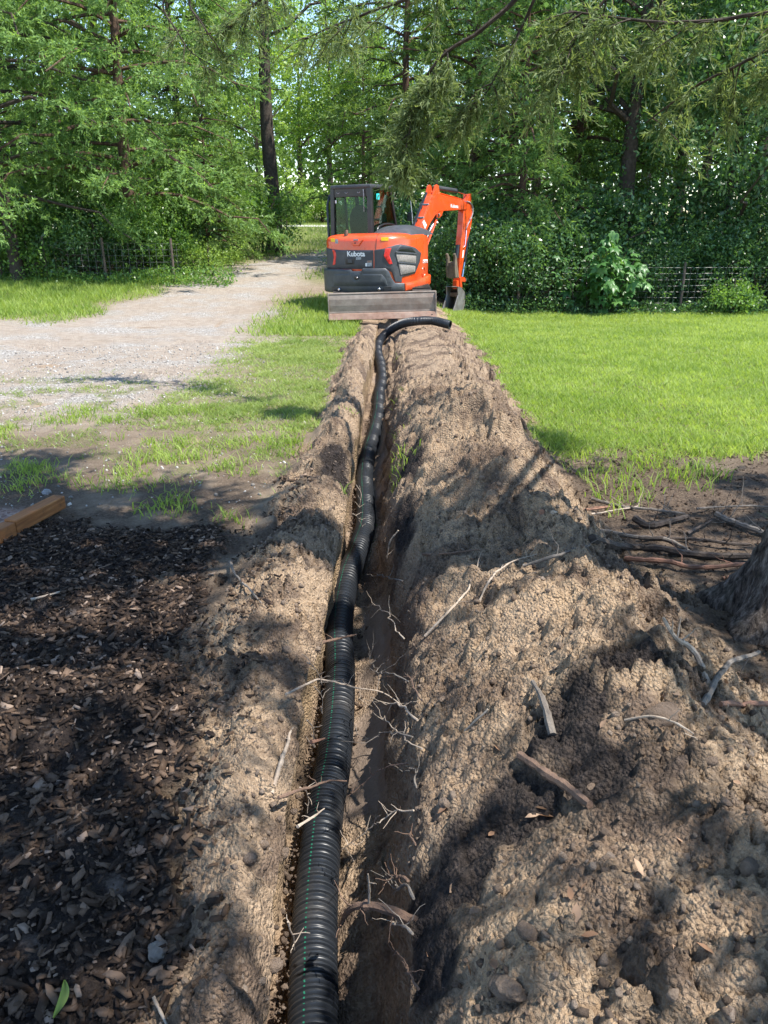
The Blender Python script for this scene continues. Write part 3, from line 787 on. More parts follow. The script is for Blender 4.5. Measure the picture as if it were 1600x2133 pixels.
# crumbs fallen between the pipe and the walls
def crumbs(name, label, n, off0, off1, h0, h1, seed, smin, smax, y1=8.0):
    r = np.random.default_rng(seed); bv, bf = ico(1)
    k = (r.random(n) ** 1.4 * (len(pc) * y1 / 14)).astype(int)
    s = smin + (smax - smin) * r.random(n) ** 2.5
    o_ = r.uniform(off0, off1, n)
    x = pc[k, 0] + o_; y = pc[k, 1] + r.normal(0, .01, n)
    z = pc[k, 2] + h0 + (h1 - h0) * r.random(n)
    Q = np.linalg.qr(r.normal(size=(n, 3, 3)))[0]
    P = np.sign(bv[None]) * np.abs(bv[None]) ** .8 * r.uniform(.55, 1.3, (n, len(bv), 1)) * r.uniform(.6, 1.25, (n, 1, 3))
    P = np.einsum('nij,nkj->nki', Q, P) * s[:, None, None] + np.stack([x, y, z], 1)[:, None, :]
    Fc = (bf[None] + (np.arange(n) * len(bv))[:, None, None]).reshape(-1, 3)
    tag(link(name, np_mesh(name, P.reshape(-1, 3), Fc, False, {'tint': np.repeat(r.random(n) * .5, len(bv))}), MAT_CLOD), label, 'clods', kind='stuff')
crumbs('gap_crumbs', 'earth crumbs fallen between the pipe and the left trench wall', 1000, -.105, -.06, -.07, .015, 421, .003, .012)
crumbs('floor_crumbs', 'earth crumbs lying on the trench floor right of the pipe', 1200, .07, .22, -.075, -.05, 423, .003, .013)
# stones lying on the packed dirt of the yard
V, Fc, t = clods(4200, -5.5, -.55, 4.1, 11, lambda x, y: (1 - m_mulch(x, y)) * (1 - bank_left(x, y)[1]) * (.25 + .75 * m_drive(x, y)), 431, .0035, .010)
m, nt, out = nodes_of('gravel_stone')
tint = N(nt, 'ShaderNodeAttribute', attribute_name='tint').outputs['Fac']
principled(nt, out, ramp(nt, tint, [(0, (.12, .11, .10)), (.5, (.26, .245, .22)), (1, (.46, .44, .41))]), .8, 0, .3)
tag(link('yard_stones', np_mesh('yard_stones', V, Fc, False, {'tint': t}), m), 'loose gravel stones strewn over the yard left of the trench', 'gravel', kind='stuff')
# ================================================================== EXCAVATOR
MX = {}
MX['orange'] = simple('orange_paint', (.78, .085, .014), (.66, .066, .012), 3, .30, 0, .5, coat=.35, dirt=(.30, .15, .09), dirt_amt=.55)
MX['charcoal'] = simple('charcoal_plastic', (.048, .052, .060), (.034, .037, .044), 6, .48, 0, .45, bump=.0015, bscale=300, dirt=(.13, .12, .11), dirt_amt=.35)
MX['counter'] = simple('counterweight_paint', (.050, .056, .060), (.036, .040, .043), 4, .42, 0, .45, dirt=(.14, .135, .125), dirt_amt=.5)
MX['black'] = simple('black_paint', (.016, .017, .020), (.012, .013, .015), 5, .35, 0, .5, dirt=(.07, .065, .06), dirt_amt=.3)
MX['rubber'] = simple('black_rubber', (.018, .017, .016), (.035, .03, .026), 9, .85, 0, .3, bump=.006, dirt=(.15, .115, .085), dirt_amt=.8)
MX['steel'] = simple('worn_steel', (.27, .225, .185), (.175, .14, .115), 6, .6, .2, .5, bump=.003, bscale=40, dirt=(.17, .095, .06), dirt_amt=.7)
MX['rust'] = simple('rusty_edge', (.27, .165, .12), (.18, .10, .068), 9, .7, .1, .4, bump=.004, bscale=70, dirt=(.34, .28, .23), dirt_amt=.5)
MX['bucket'] = simple('scoured_steel', (.27, .265, .255), (.15, .14, .13), 5, .5, .4, .5, bump=.003, bscale=40, dirt=(.28, .22, .16), dirt_amt=.7)
MX['muddy'] = simple('muddy_steel', (.16, .125, .09), (.10, .08, .06), 8, .8, .1, .3, bump=.006, bscale=50, dirt=(.26, .20, .14), dirt_amt=.6)
MX['chrome'] = simple('chrome', (.75, .76, .78), (.65, .66, .68), 5, .12, 1.0)
MX['red'] = simple('red_reflector', (.75, .02, .02), (.62, .015, .015), 60, .22, 0, .6, coat=.5)
MX['white'] = simple('white_print', (.80, .80, .80), (.72, .72, .72), 30, .5)
MX['grey'] = simple('grey_print', (.40, .42, .44), (.15, .16, .17), 60, .5)
MX['yellow'] = simple('yellow_sticker', (.85, .56, .01), (.80, .50, .01), 30, .45)
MX['teal'] = simple('teal_sticker', (.02, .50, .50), (.03, .6, .6), 60, .45)
MX['mesh'] = simple('grille_mesh', (.30, .27, .245), (.19, .17, .155), 40, .7, .2, .4, bump=.003, bscale=420, dirt=(.36, .31, .26), dirt_amt=.6)
MX['seat'] = simple('seat_cloth', (.030, .034, .034), (.022, .024, .025), 20, .9)
MX['exhaust'] = simple('brown_exhaust', (.16, .085, .055), (.11, .06, .04), 12, .6, .4)
m, nt, out = nodes_of('cab_glass')
tr = N(nt, 'ShaderNodeBsdfTransparent'); tr.inputs[0].default_value = (.72, .85, .82, 1)
gl = N(nt, 'ShaderNodeBsdfGlossy'); gl.inputs['Roughness'].default_value = .03; gl.inputs['Color'].default_value = (.9, 1, .97, 1)
fr = N(nt, 'ShaderNodeLayerWeight'); fr.inputs['Blend'].default_value = .22
fac = math_(nt, 'ADD', math_(nt, 'MULTIPLY', fr.outputs['Fresnel'], .8), .0, True)
mx = N(nt, 'ShaderNodeMixShader'); nt.links.new(fac, mx.inputs[0]); nt.links.new(tr.outputs[0], mx.inputs[1]); nt.links.new(gl.outputs[0], mx.inputs[2])
nt.links.new(mx.outputs[0], out.inputs['Surface'])
MX['glass'] = m

EXC = empty('excavator', (-.02, 15.1, -.20))
EXC.rotation_euler = (0, math.radians(-1.5), 0)
tag(EXC, 'orange and charcoal compact excavator straddling the far end of the trench', 'excavator')
M_ROOT = Matrix.Translation(EXC.location) @ EXC.rotation_euler.to_matrix().to_4x4()
M_INV = M_ROOT.inverted()
TH = math.radians(24)
R_UP = Matrix.Rotation(-TH, 4, 'Z')          # upper structure -> root
R_UPI = R_UP.inverted()
def local_ray(px, py, upper=True):
    o = M_INV @ Vector(ORG); d = (M_INV.to_3x3() @ Vector(ray(px, py)))
    if upper: o = R_UPI @ o; d = R_UPI.to_3x3() @ d
    return o, d
PLAN = catmull([(-.74, .85, 0), (-.76, .3, 0), (-.76, -.3, 0), (-.745, -.65, 0), (-.65, -.90, 0), (-.40, -1.02, 0), (0, -1.06, 0), (.36, -1.03, 0), (.62, -.90, 0), (.77, -.62, 0), (.81, -.2, 0), (.80, .2, 0), (.73, .5, 0), (.58, .70, 0)], .03)[:, :2]
PT = np.gradient(PLAN, axis=0); PT /= np.linalg.norm(PT, axis=1)[:, None]
PN = np.stack([PT[:, 1], -PT[:, 0]], 1)
if (PN[len(PN) // 2] @ np.array([0, -1])) < 0: PN = -PN
PARC = np.r_[0, np.cumsum(np.linalg.norm(np.diff(PLAN, axis=0), axis=1))]
def plan_at(t, off=0.0):
    x = np.interp(t, PARC, PLAN[:, 0]); y = np.interp(t, PARC, PLAN[:, 1])
    nx = np.interp(t, PARC, PN[:, 0]); ny = np.interp(t, PARC, PN[:, 1])
    return x + nx * off, y + ny * off
def hit(px, py, off=0.0):
    """pixel -> (arc, height) on the outer skin of the upper structure"""
    o, d = local_ray(px, py)
    P = PLAN + PN * off
    best = None
    for i in range(len(P) - 1):
        a, b = P[i], P[i + 1]; e = b - a
        den = d.x * (-e[1]) + d.y * e[0]
        if abs(den) < 1e-9: continue
        wx, wy = a[0] - o.x, a[1] - o.y
        t = (wx * (-e[1]) + wy * e[0]) / den
        u = (d.x * wy - d.y * wx) / den
        if t > 0 and -1e-6 <= u <= 1 + 1e-6 and (best is None or t < best[0]):
            best = (t, PARC[i] + u * (PARC[i + 1] - PARC[i]), o.z + d.z * t)
    return None if best is None else (best[1], best[2])
from mathutils.geometry import delaunay_2d_cdt
def patch(name, poly_px, off, thick, mat, parent=None, grid=.06, soft=0.0, polytz=None, hoff=None, bevel=0.006, wrap=()):
    """plate that follows the body skin, outlined by photograph pixels"""
    if polytz is None:
        tz = []
        for p in poly_px:
            h = hit(p[0], p[1], off if hoff is None else hoff)
            if h is None: h = (PARC[-1], tz[-1][1])
            tz.append(h)
        for k, dt in wrap: tz[k] = (tz[k][0] - dt, tz[k][1])
    else: tz = polytz
    pts = []
    for i in range(len(tz)):
        a = np.array(tz[i]); b = np.array(tz[(i + 1) % len(tz)]); n = max(1, int(np.linalg.norm(b - a) / grid + .5))
        for k in range(n): pts.append(a + (b - a) * k / n)
    nb = len(pts); arr = np.array(pts)
    # inner ring, for a rounded rim
    cen = arr.mean(0)
    area = .5 * np.sum(arr[:, 0] * np.roll(arr[:, 1], -1) - np.roll(arr[:, 0], -1) * arr[:, 1])
    tn = np.roll(arr, -1, 0) - np.roll(arr, 1, 0); tn /= (np.linalg.norm(tn, axis=1)[:, None] + 1e-9)
    inn = np.stack([-tn[:, 1], tn[:, 0]], 1) * (1 if area > 0 else -1)
    ring = arr + inn * bevel
    inside = []
    t0, t1 = arr[:, 0].min(), arr[:, 0].max(); z0, z1 = arr[:, 1].min(), arr[:, 1].max()
    for t in np.arange(t0, t1, grid):
        for z in np.arange(z0, z1, grid * 1.5): inside.append((t, z))
    vin = [Vector(p) for p in ring] + [Vector(p) for p in inside]
    res = delaunay_2d_cdt(vin, [(i, (i + 1) % nb) for i in range(nb)], [], 1, 1e-5)
    V2, _, F2 = res[0], res[1], res[2]
    mb = MB(R_UP)
    top = []
    for v in V2:
        x, y = plan_at(v.x, off); top.append((x, y, v.y))
    n = len(top)
    rim = []; low = []
    for p in arr:
        x, y = plan_at(p[0], off - bevel * .8); rim.append((x, y, p[1]))
        x, y = plan_at(p[0], off - thick); low.append((x, y, p[1]))
    topring = [(plan_at(p[0], off)[0], plan_at(p[0], off)[1], p[1]) for p in ring]
    vs = top + topring + rim + low
    a0, b0, c0 = n, n + nb, n + 2 * nb
    fs = [tuple(f) for f in F2]
    for i in range(nb):
        j = (i + 1) % nb
        fs.append((a0 + i, a0 + j, b0 + j, b0 + i)); fs.append((b0 + i, b0 + j, c0 + j, c0 + i))
    mb.add(vs, fs)
    me = bpy.data.meshes.new(name); me.from_pydata([tuple(v) for v in mb.v], [], mb.f)
    bm = bmesh.new(); bm.from_mesh(me); bmesh.ops.remove_doubles(bm, verts=bm.verts[:], dist=1e-4); bmesh.ops.recalc_face_normals(bm, faces=bm.faces[:])
    # make sure the plate's face looks outward
    c = sum((f.normal * f.calc_area() for f in bm.faces), Vector())
    xm, ym = plan_at(cen[0], 1.0); x0, y0 = plan_at(cen[0], 0.0)
    if c.dot((R_UP.to_3x3() @ Vector((xm - x0, ym - y0, 0)))) < 0: bmesh.ops.reverse_faces(bm, faces=bm.faces[:])
    bm.to_mesh(me); bm.free()
    me.polygons.foreach_set('use_smooth', np.ones(len(me.polygons), dtype=bool)); me.set_sharp_from_angle(angle=math.radians(40))
    return link(name, me, mat, parent or EXC)
def Z5(l): return [(a / 6.4 + 670, b / 6.4 + 480) for a, b in l]
def Z4(l): return [(a / 8.889 + 670, b / 8.889 + 370) for a, b in l]
def Z6(l): return [(a / 7.11 + 820, b / 7.11 + 370) for a, b in l]
zz = lambda px, py, off=0.0: hit(px, py, off)[1]

# ---- upper body: orange shell with rounded bonnet
Z_LOW = .58
z_edge = zz(740, 499)
mb = MB(R_UP)
lev = [(Z_LOW, -.10), (Z_LOW + .01, -.03), (Z_LOW + .06, -.004), (zz(740, 560), 0), (z_edge - .04, 0), (z_edge, -.008), (z_edge + .035, -.035), (z_edge + .06, -.085), (z_edge + .075, -.17), (z_edge + .085, -.30)]
na = len(PLAN)
vs = []
for z, off in lev:
    for k in range(na):
        p = PLAN[k] + PN[k] * off; vs.append((p[0], p[1], z))
fs = [(i * na + k, i * na + k + 1, (i + 1) * na + k + 1, (i + 1) * na + k) for i in range(len(lev) - 1) for k in range(na - 1)]
fs += [(i * na, (i + 1) * na, (i + 1) * na + na - 1, i * na + na - 1) for i in range(len(lev) - 1)]
fs += [tuple((len(lev) - 1) * na + k for k in range(na)), tuple(range(na))]
mb.add(vs, fs)
body = mb.build('body', MX['orange'], EXC, True)
# seams between the bonnet and the side cover
mb = MB(R_UP)
t_s, _ = hit(779, 520)
for t in (t_s,):
    pts = []
    for z, off in lev[3:]:
        x, y = plan_at(t + (z - lev[3][0]) * .10, off + .001); pts.append((x, y, z))
    mb.tube(pts, .0045, 6)
mb.build('panel_seam', MX['black'], body)
# ---- rear door with its lettering
door = patch('rear_door', Z5([(132, 228), (240, 262), (688, 262), (692, 515), (148, 510)]), .012, .02, MX['charcoal'], wrap=((0, .25), (4, .25)))
patch('reflector', Z5([(142, 250), (182, 266), (196, 330), (182, 455), (150, 462), (164, 350)]), .020, .012, MX['red'], door, hoff=.012)
patch('door_handle', Z5([(318, 365), (440, 362), (440, 450), (318, 452)]), .018, .008, MX['black'], door, hoff=.012)
patch('key_lock', Z5([(352, 388), (412, 386), (412, 434), (352, 436)]), .026, .010, MX['charcoal'], door, hoff=.012)
patch('warning_sticker', Z5([(605, 405), (668, 403), (668, 478), (605, 480)]), .0135, .002, MX['grey'], door, hoff=.012, bevel=.001)
patch('sticker_head', Z5([(607, 406), (667, 404), (667, 430), (607, 431)]), .0145, .001, MX['rust'], door, hoff=.012, bevel=.001)
patch('sticker', Z5([(584, 436), (604, 435), (604, 478), (584, 479)]), .0135, .002, MX['white'], door, hoff=.012, bevel=.001)
patch('badge', Z5([(460, 354), (527, 352), (527, 390), (460, 392)]), .0135, .002, MX['grey'], door, hoff=.012, bevel=.001)
def lettering(name, txt, px0, px1, py_base, hh, off, mat, parent, shear=0.0, bold=.012, spacing=1.0):
    """text bent on to the body skin: baseline through pixel row py_base, from px0 to px1"""
    cu = bpy.data.curves.new(name, 'FONT'); cu.body = txt; cu.size = 1.0; cu.offset = bold; cu.space_character = spacing
    ob = bpy.data.objects.new(name, cu); COL.objects.link(ob)
    dg = bpy.context.evaluated_depsgraph_get(); me0 = ob.evaluated_get(dg).to_mesh()
    vs = [v.co.copy() for v in me0.vertices]; fs = [tuple(p.vertices) for p in me0.polygons]
    ob.evaluated_get(dg).to_mesh_clear(); bpy.data.objects.remove(ob); bpy.data.curves.remove(cu)
    x0 = min(v.x for v in vs); x1 = max(v.x for v in vs); hmax = max(v.y for v in vs)
    ta, za = hit(px0, py_base, off); tb, zb = hit(px1, py_base, off)
    mb = MB(R_UP); out_v = []
    for v in vs:
        u = (v.x - x0) / (x1 - x0); t = ta + (tb - ta) * u
        x, y = plan_at(t, off); out_v.append((x, y, za + (zb - za) * u + v.y / hmax * hh))
    mb.add(out_v, fs)
    me = bpy.data.meshes.new(name); me.from_pydata([tuple(v) for v in mb.v], [], mb.f)
    return link(name, me, mat, parent)
lettering('lettering', 'Kubota', 723.5, 760.5, 533.6, .083, .0145, MX['white'], door, bold=.03)
# ---- emblem boss and stickers on the bonnet
boss = patch('emblem_boss', Z4([(548, 1160), (775, 1150), (700, 1262), (590, 1264)]), .022, .02, MX['orange'], body, hoff=0.0)
patch('emblem', Z4([(600, 1138), (690, 1136), (690, 1162), (600, 1164)]), .026, .004, MX['grey'], body, hoff=0.0, bevel=.001)
patch('hazard_mark', Z4([(610, 1222), (630, 1192), (652, 1222)]), .0235, .002, MX['black'], boss, hoff=0.0, bevel=.001)
patch('yellow_sticker', Z4([(168, 1122), (242, 1128), (242, 1192), (172, 1186)]), .004, .004, MX['yellow'], body, bevel=.001)
patch('grey_sticker', Z4([(250, 1136), (302, 1140), (302, 1222), (250, 1218)]), .004, .004, MX['grey'], body, bevel=.001)
patch('yellow_sticker', Z4([(1103, 1108), (1238, 1104), (1238, 1168), (1103, 1172)]), .004, .004, MX['yellow'], body, bevel=.001)
# ---- side cover with grille
side = patch('side_cover', Z5([(702, 262), (830, 242), (1000, 190), (1060, 184), (1250, 228), (1330, 300), (1312, 420), (1250, 572), (1075, 622), (1070, 690), (985, 684), (940, 560), (872, 520), (704, 515)]), .012, .02, MX['charcoal'], body)
patch('reflector', Z5([(846, 245), (930, 232), (902, 330), (944, 446), (900, 450), (828, 340)]), .024, .014, MX['red'], side, hoff=.012)
gr = patch('grille_frame', Z5([(1045, 198), (1205, 228), (1268, 300), (1262, 440), (1246, 556), (1050, 600), (1012, 440), (975, 300)]), .020, .01, MX['charcoal'], side, hoff=.012)
patch('pane', Z5([(1050, 206), (1200, 234), (1252, 296), (1000, 276)]), .023, .004, MX['black'], gr, hoff=.012, bevel=.002)
patch('mesh_pane', Z5([(988, 308), (1256, 332), (1250, 438), (1014, 414)]), .023, .004, MX['mesh'], gr, hoff=.012, bevel=.002)
patch('mesh_pane', Z5([(1024, 440), (1248, 466), (1236, 548), (1052, 590)]), .023, .004, MX['mesh'], gr, hoff=.012, bevel=.002)
for pl in ([(985, 283), (1258, 312), (1258, 328), (985, 302)], [(1012, 417), (1252, 444), (1250, 462), (1018, 436)]):
    patch('grille_bar', Z5(pl), .034, .016, MX['charcoal'], gr, hoff=.012, bevel=.004)
patch('model_plate', Z5([(1352, 392), (1412, 384), (1412, 430), (1352, 436)]), .004, .004, MX['white'], body, bevel=.001)
lettering('model_lettering', 'KX0', 881.8, 890.0, 546.6, .035, .006, MX['orange'], body, bold=.02)
# lower skirt that stands proud at the foot of the right side
patch('skirt', None, .05, .06, MX['orange'], body, bevel=.012, polytz=[(3.32, .625), (3.79, .64), (4.20, .675), (4.72, .68), (4.72, .53), (4.2, .50), (3.89, .49), (3.33, .495)])
mb = MB(R_UP)
for k, zc in enumerate((.0,)):
    pass
ring_c = hit(882, 566)
for a0, a1 in ((.2, 2.6), (3.4, 5.8)):
    pts = []
    for a in np.linspace(a0, a1, 12):
        x, y = plan_at(ring_c[0] + .085 * math.cos(a), .004); pts.append((x, y, ring_c[1] + .085 * math.sin(a)))
    mb.tube(pts, .008, 6)
mb.build('vent_ring', MX['orange'], body, True)
# ---- counterweight
cw = patch('counterweight', Z5([(92, 512), (380, 522), (395, 545), (525, 545), (540, 506), (850, 506), (900, 545), (942, 640), (985, 704), (1114, 702), (1116, 812), (900, 830), (240, 832), (108, 820), (94, 780)]), .075, .10, MX['counter'], bevel=.022, wrap=((0, .35), (13, .35), (14, .35)))
patch('inset_panel', Z5([(165, 585), (385, 575), (430, 665), (492, 665), (530, 575), (800, 585), (858, 645), (884, 738), (150, 740)]), .080, .012, MX['counter'], cw, hoff=.075, bevel=.008)
patch('tow_slot', Z5([(138, 748), (226, 750), (226, 808), (138, 806)]), .083, .012, MX['black'], cw, hoff=.075, bevel=.003)
patch('tow_slot', Z5([(830, 748), (930, 746), (930, 806), (830, 808)]), .083, .012, MX['black'], cw, hoff=.075, bevel=.003)
def boss_at(name, px, py, rad, depth, off, mat, parent):
    t, z = hit(px, py, off); x, y = plan_at(t, off); x2, y2 = plan_at(t, off + depth)
    mb = MB(R_UP); mb.tube([(x, y, z), (x + (x2 - x) * .7, y + (y2 - y) * .7, z), (x2, y2, z)], [rad, rad, rad * .7], 14)
    return mb.build(name, mat, parent, True)
boss_at('bolt', 240 / 6.4 + 670, 785 / 6.4 + 480, .025, .03, .08, MX['chrome'], cw)
boss_at('bolt', 765 / 6.4 + 670, 785 / 6.4 + 480, .025, .03, .08, MX['chrome'], cw)
boss_at('pin_hole', 463 / 6.4 + 670, 625 / 6.4 + 480, .042, .012, .078, MX['black'], cw)
boss_at('pin', 478 / 6.4 + 670, 628 / 6.4 + 480, .016, .02, .082, MX['chrome'], cw)

# ---- cab
zb = z_edge - .05                      # foot of the cab
ZR = 2.235                             # roof line
c_l, c_r, c_b, c_f = -.80, .02, -.40, .86
cab = MB(R_UP)
def post(mb, a, b, w, d): 
    a = Vector(a); b = Vector(b); t = (b - a).normalized()
    mb.tube([a, b], 1, 4) if False else None
    ux = Vector((1, 0, 0)); uy = t.cross(ux).normalized(); ux = uy.cross(t).normalized()
    vs = []
    for p in (a, b):
        for sx, sy in ((-1, -1), (1, -1), (1, 1), (-1, 1)): vs.append(p + ux * sx * w / 2 + uy * sy * d / 2)
    mb.add(vs, [(0, 1, 2, 3), (7, 6, 5, 4), (0, 4, 5, 1), (1, 5, 6, 2), (2, 6, 7, 3), (3, 7, 4, 0)])
fb = c_b
frame_ob = None
for (pa, pb_, w_, d_) in (((c_l + .03, fb, zb), (c_l + .045, fb + .03, ZR - .02), .075, .09), ((c_r - .035, fb, zb), (c_r - .045, fb + .03, ZR - .02), .085, .10),
                          ((c_l + .04, c_f, zb - .4), (c_l + .06, c_f - .33, ZR - .04), .06, .07), ((c_r - .04, c_f, zb - .1), (c_r - .06, c_f - .33, ZR - .04), .06, .07)):
    cab = MB(R_UP); post(cab, pa, pb_, w_, d_)
    ob = cab.build('cab_post' if frame_ob else 'cab_frame', MX['black'], frame_ob or EXC, False, .012)
    frame_ob = frame_ob or ob
mb = MB(R_UP)
mb.rbox(((c_l + c_r) / 2, fb + .0, zb + .03), (c_r - c_l - .1, .05, .06), .008); mb.build('rear_sill', MX['black'], frame_ob, False)
mb = MB(R_UP)
mb.rbox(((c_l + c_r) / 2, fb + .03, ZR - .095), (c_r - c_l - .10, .06, .15), .012)
hd = mb.build('rear_header', MX['black'], frame_ob, False)
for fx in (.16, .36, .66):
    mb = MB(R_UP)
    xm = c_l + .03 + (c_r - c_l) * fx
    mb.tube([(xm - .028, fb - .004, ZR - .088), (xm - .012, fb - .006, ZR - .105), (xm + .012, fb - .006, ZR - .105), (xm + .028, fb - .004, ZR - .088)], .006, 6)
    mb.build('vent_slot', MX['grey'], hd)
mb = MB(R_UP)
poly = [(c_l + .02, fb + .0), (c_r - .02, fb + .0), (c_r - .02, c_f - .30), (c_l + .02, c_f - .30)]
mb.rbox(((c_l + c_r) / 2, (fb + c_f - .28) / 2 + .0, ZR), (c_r - c_l - .02, c_f - .30 - fb + .08, .065), .022)
mb.build('cab_roof', MX['charcoal'], frame_ob, True)
mb = MB(R_UP)
mb.rbox(((c_l + c_r) / 2, (fb + c_f) / 2, zb - .16), (c_r - c_l - .02, c_f - fb - .02, .40), .02)
mb.build('cab_floor', MX['black'], frame_ob)
def pane(name, pts, parent):
    mb = MB(R_UP); a, b, c, d = [Vector(p) for p in pts]
    n = (b - a).cross(d - a).normalized() * .004
    mb.add([a, b, c, d, a + n, b + n, c + n, d + n], [(0, 1, 2, 3), (7, 6, 5, 4), (0, 4, 5, 1), (1, 5, 6, 2), (2, 6, 7, 3), (3, 7, 4, 0)])
    return mb.build(name, MX['glass'], parent)
zt = ZR - .16
rw = pane('rear_window', [(c_l + .06, fb + .01, zb + .05), (c_r - .07, fb + .01, zb + .05), (c_r - .08, fb + .03, zt), (c_l + .07, fb + .03, zt)], frame_ob)
pane('side_window', [(c_r - .03, fb + .05, zb + .08), (c_r - .03, c_f - .03, zb + .03), (c_r - .05, c_f - .34, ZR - .05), (c_r - .04, fb + .08, ZR - .05)], frame_ob)
pane('windscreen', [(c_l + .05, c_f, zb - .2), (c_r - .05, c_f, zb - .2), (c_r - .07, c_f - .33, ZR - .05), (c_l + .07, c_f - .33, ZR - .05)], frame_ob)
mb = MB(R_UP)
mb.box((c_r - .028, c_b + .33, ZR - .17), (.004, .13, .10)); mb.build('teal_sticker', MX['teal'], frame_ob)
mb = MB(R_UP)
mb.box((c_l + .105, fb + .004, zt - .08), (.03, .003, .05)); mb.build('white_sticker', MX['white'], rw)
mb = MB(R_UP)
mb.tube([(c_r - .145, fb - .025, ZR - .05), (c_r - .14, fb - .03, ZR - .14), (c_r - .15, fb - .02, ZR - .42)], [.012, .008, .005], 6)
mb.build('wiper', MX['grey'], rw)
# seat
mb = MB(R_UP)
sx = -.42
prof = [(-.20, .02), (-.215, .25), (-.195, .42), (-.13, .54), (-.04, .60), (.04, .60), (.13, .54), (.195, .42), (.215, .25), (.20, .02)]
mb.prism([(p[0], p[1]) for p in prof], 0, .11, lambda p, w: (sx + p[0], .02 + w + p[1] * -.12, zb + .02 + p[1]))
seat = mb.build('seat', MX['seat'], frame_ob, True, .03)
mb = MB(R_UP)
mb.rbox((sx, .36, zb - .0), (.44, .46, .12), .03); mb.build('cushion', MX['seat'], seat, True)
for dx_ in (-.27, .27):
    mb = MB(R_UP)
    mb.tube([(sx + dx_, .35, zb - .05), (sx + dx_, .36, zb + .22), (sx + dx_, .42, zb + .25), (sx + dx_, .5, zb + .24)], .02, 8)
    mb.build('control_lever', MX['black'], frame_ob, True)
# cab door swung back along the left side
mb = MB(R_UP)
dx = c_l - .09
P = [(dx, -.36, zb - .30), (dx, -.36, ZR - .28), (dx + .01, -.28, ZR - .13), (dx + .02, .30, ZR - .10), (dx, .40, ZR - .30), (dx, .42, zb - .30), (dx, -.36, zb - .30)]
mb.tube(P, .024, 8)
mb.rbox((dx, .03, zb - .16), (.035, .78, .30), .008)
dr = mb.build('cab_door', MX['black'], EXC, True)
pane('door_glass', [(dx, -.35, zb), (dx, .41, zb), (dx + .01, .38, ZR - .14), (dx + .01, -.33, ZR - .14)], dr)
for z_ in (ZR - .16, zb - .1):
    mb = MB(R_UP); mb.tube([(c_l, -.3, z_), (dx, -.3, z_)], .012, 6); mb.build('door_stay', MX['black'], dr)
# exhaust stub on the bonnet
e_t, e_z = hit(715, 497)
mb = MB(R_UP); x, y = plan_at(e_t, -.10)
mb.tube([(x, y, z_edge + .02), (x, y, z_edge + .09), (x + .004, y + .01, z_edge + .135), (x + .006, y + .03, z_edge + .15)], [.034, .036, .03, .012], 12)
mb.build('exhaust', MX['exhaust'], EXC, True)
# dark cover over tanks in front of the bonnet, right of the cab
mb = MB(R_UP)
bmv = []
nu, nv = 16, 14
for i in range(nu + 1):
    for k in range(nv + 1):
        u = i / nu * 2 - 1; v = k / nv * 2 - 1
        hgt = max(0, (1 - abs(u) ** 3)) ** .5 * max(0, (1 - abs(v) ** 3.5)) ** .5
        bmv.append((.375 + .40 * u, .12 + .58 * v, z_edge + .02 + .185 * hgt * (1 - .22 * max(0, u))))
mb.add(bmv, [(i * (nv + 1) + k, (i + 1) * (nv + 1) + k, (i + 1) * (nv + 1) + k + 1, i * (nv + 1) + k + 1) for i in range(nu) for k in range(nv)])
cover = mb.build('tank_cover', MX['charcoal'], EXC, True)
mb = MB(R_UP)
pts = []
for a in np.linspace(0, math.pi, 14): pts.append((c_r + .02, .22 - .48 * math.cos(a), z_edge + .06 + .17 * math.sin(a) ** .6))
mb.tube(pts, .016, 6); mb.build('cover_rim', MX['black'], cover, True)
# right mirror on its thin stay
mb = MB(R_UP)
mb.tube([(.32, .78, z_edge + .05), (.30, .80, z_edge + .35), (.27, .80, z_edge + .62)], .009, 6)
mir = mb.build('mirror_stay', MX['grey'], EXC)
mb = MB(R_UP); mb.rbox((.25, .80, z_edge + .34), (.10, .03, .16), .012); mb.build('mirror', MX['black'], mir)

# ---- undercarriage
def track(sx):
    t = MB(); ol = []
    L2, hh = .82, .25
    for a in np.linspace(-math.pi / 2, math.pi / 2, 13): ol.append((L2 + hh * math.cos(a), hh + hh * math.sin(a)))
    for a in np.linspace(math.pi / 2, 3 * math.pi / 2, 13): ol.append((-L2 + hh * math.cos(a), hh + hh * math.sin(a)))
    t.prism(ol, sx - .165, sx + .165, lambda p, w: (w, p[0], p[1] + .02))
    ob = t.build('track', MX['rubber'], EXC)
    n = 46; per = 4 * L2 + 2 * math.pi * hh
    me = None
    for k in range(n):
        d = per * k / n
        if d < 2 * L2: p = (-L2 + d, 0.0, -math.pi / 2)
        elif d < 2 * L2 + math.pi * hh:
            a = -math.pi / 2 + (d - 2 * L2) / hh; p = (L2 + hh * math.cos(a), hh + hh * math.sin(a), a)
        elif d < 4 * L2 + math.pi * hh: p = (L2 - (d - 2 * L2 - math.pi * hh), 2 * hh, math.pi / 2)
        else:
            a = math.pi / 2 + (d - 4 * L2 - math.pi * hh) / hh; p = (-L2 + hh * math.cos(a), hh + hh * math.sin(a), a)
        if me is None:
            lb = MB(); lb.rbox((0, 0, 0), (.32, .028, .045), .006); lg = lb.build('lug', MX['rubber'], ob); me = lg.data
        else: lg = link('lug', me, None, ob)
        lg.location = (sx, p[0], p[1] + .02); lg.rotation_euler = (p[2] + math.pi / 2, 0, 0)
    return ob
track(-.70); track(.70)
mb = MB(); mb.rbox((0, 0, .30), (1.1, 1.1, .22), .03); mb.tube([(0, 0, .36), (0, 0, .60)], .42, 24)
mb.build('undercarriage', MX['black'], EXC)
mb = MB(R_UP); mb.rbox((0, -.0, .565), (1.2, 1.35, .09), .02); mb.build('platform', MX['black'], EXC)
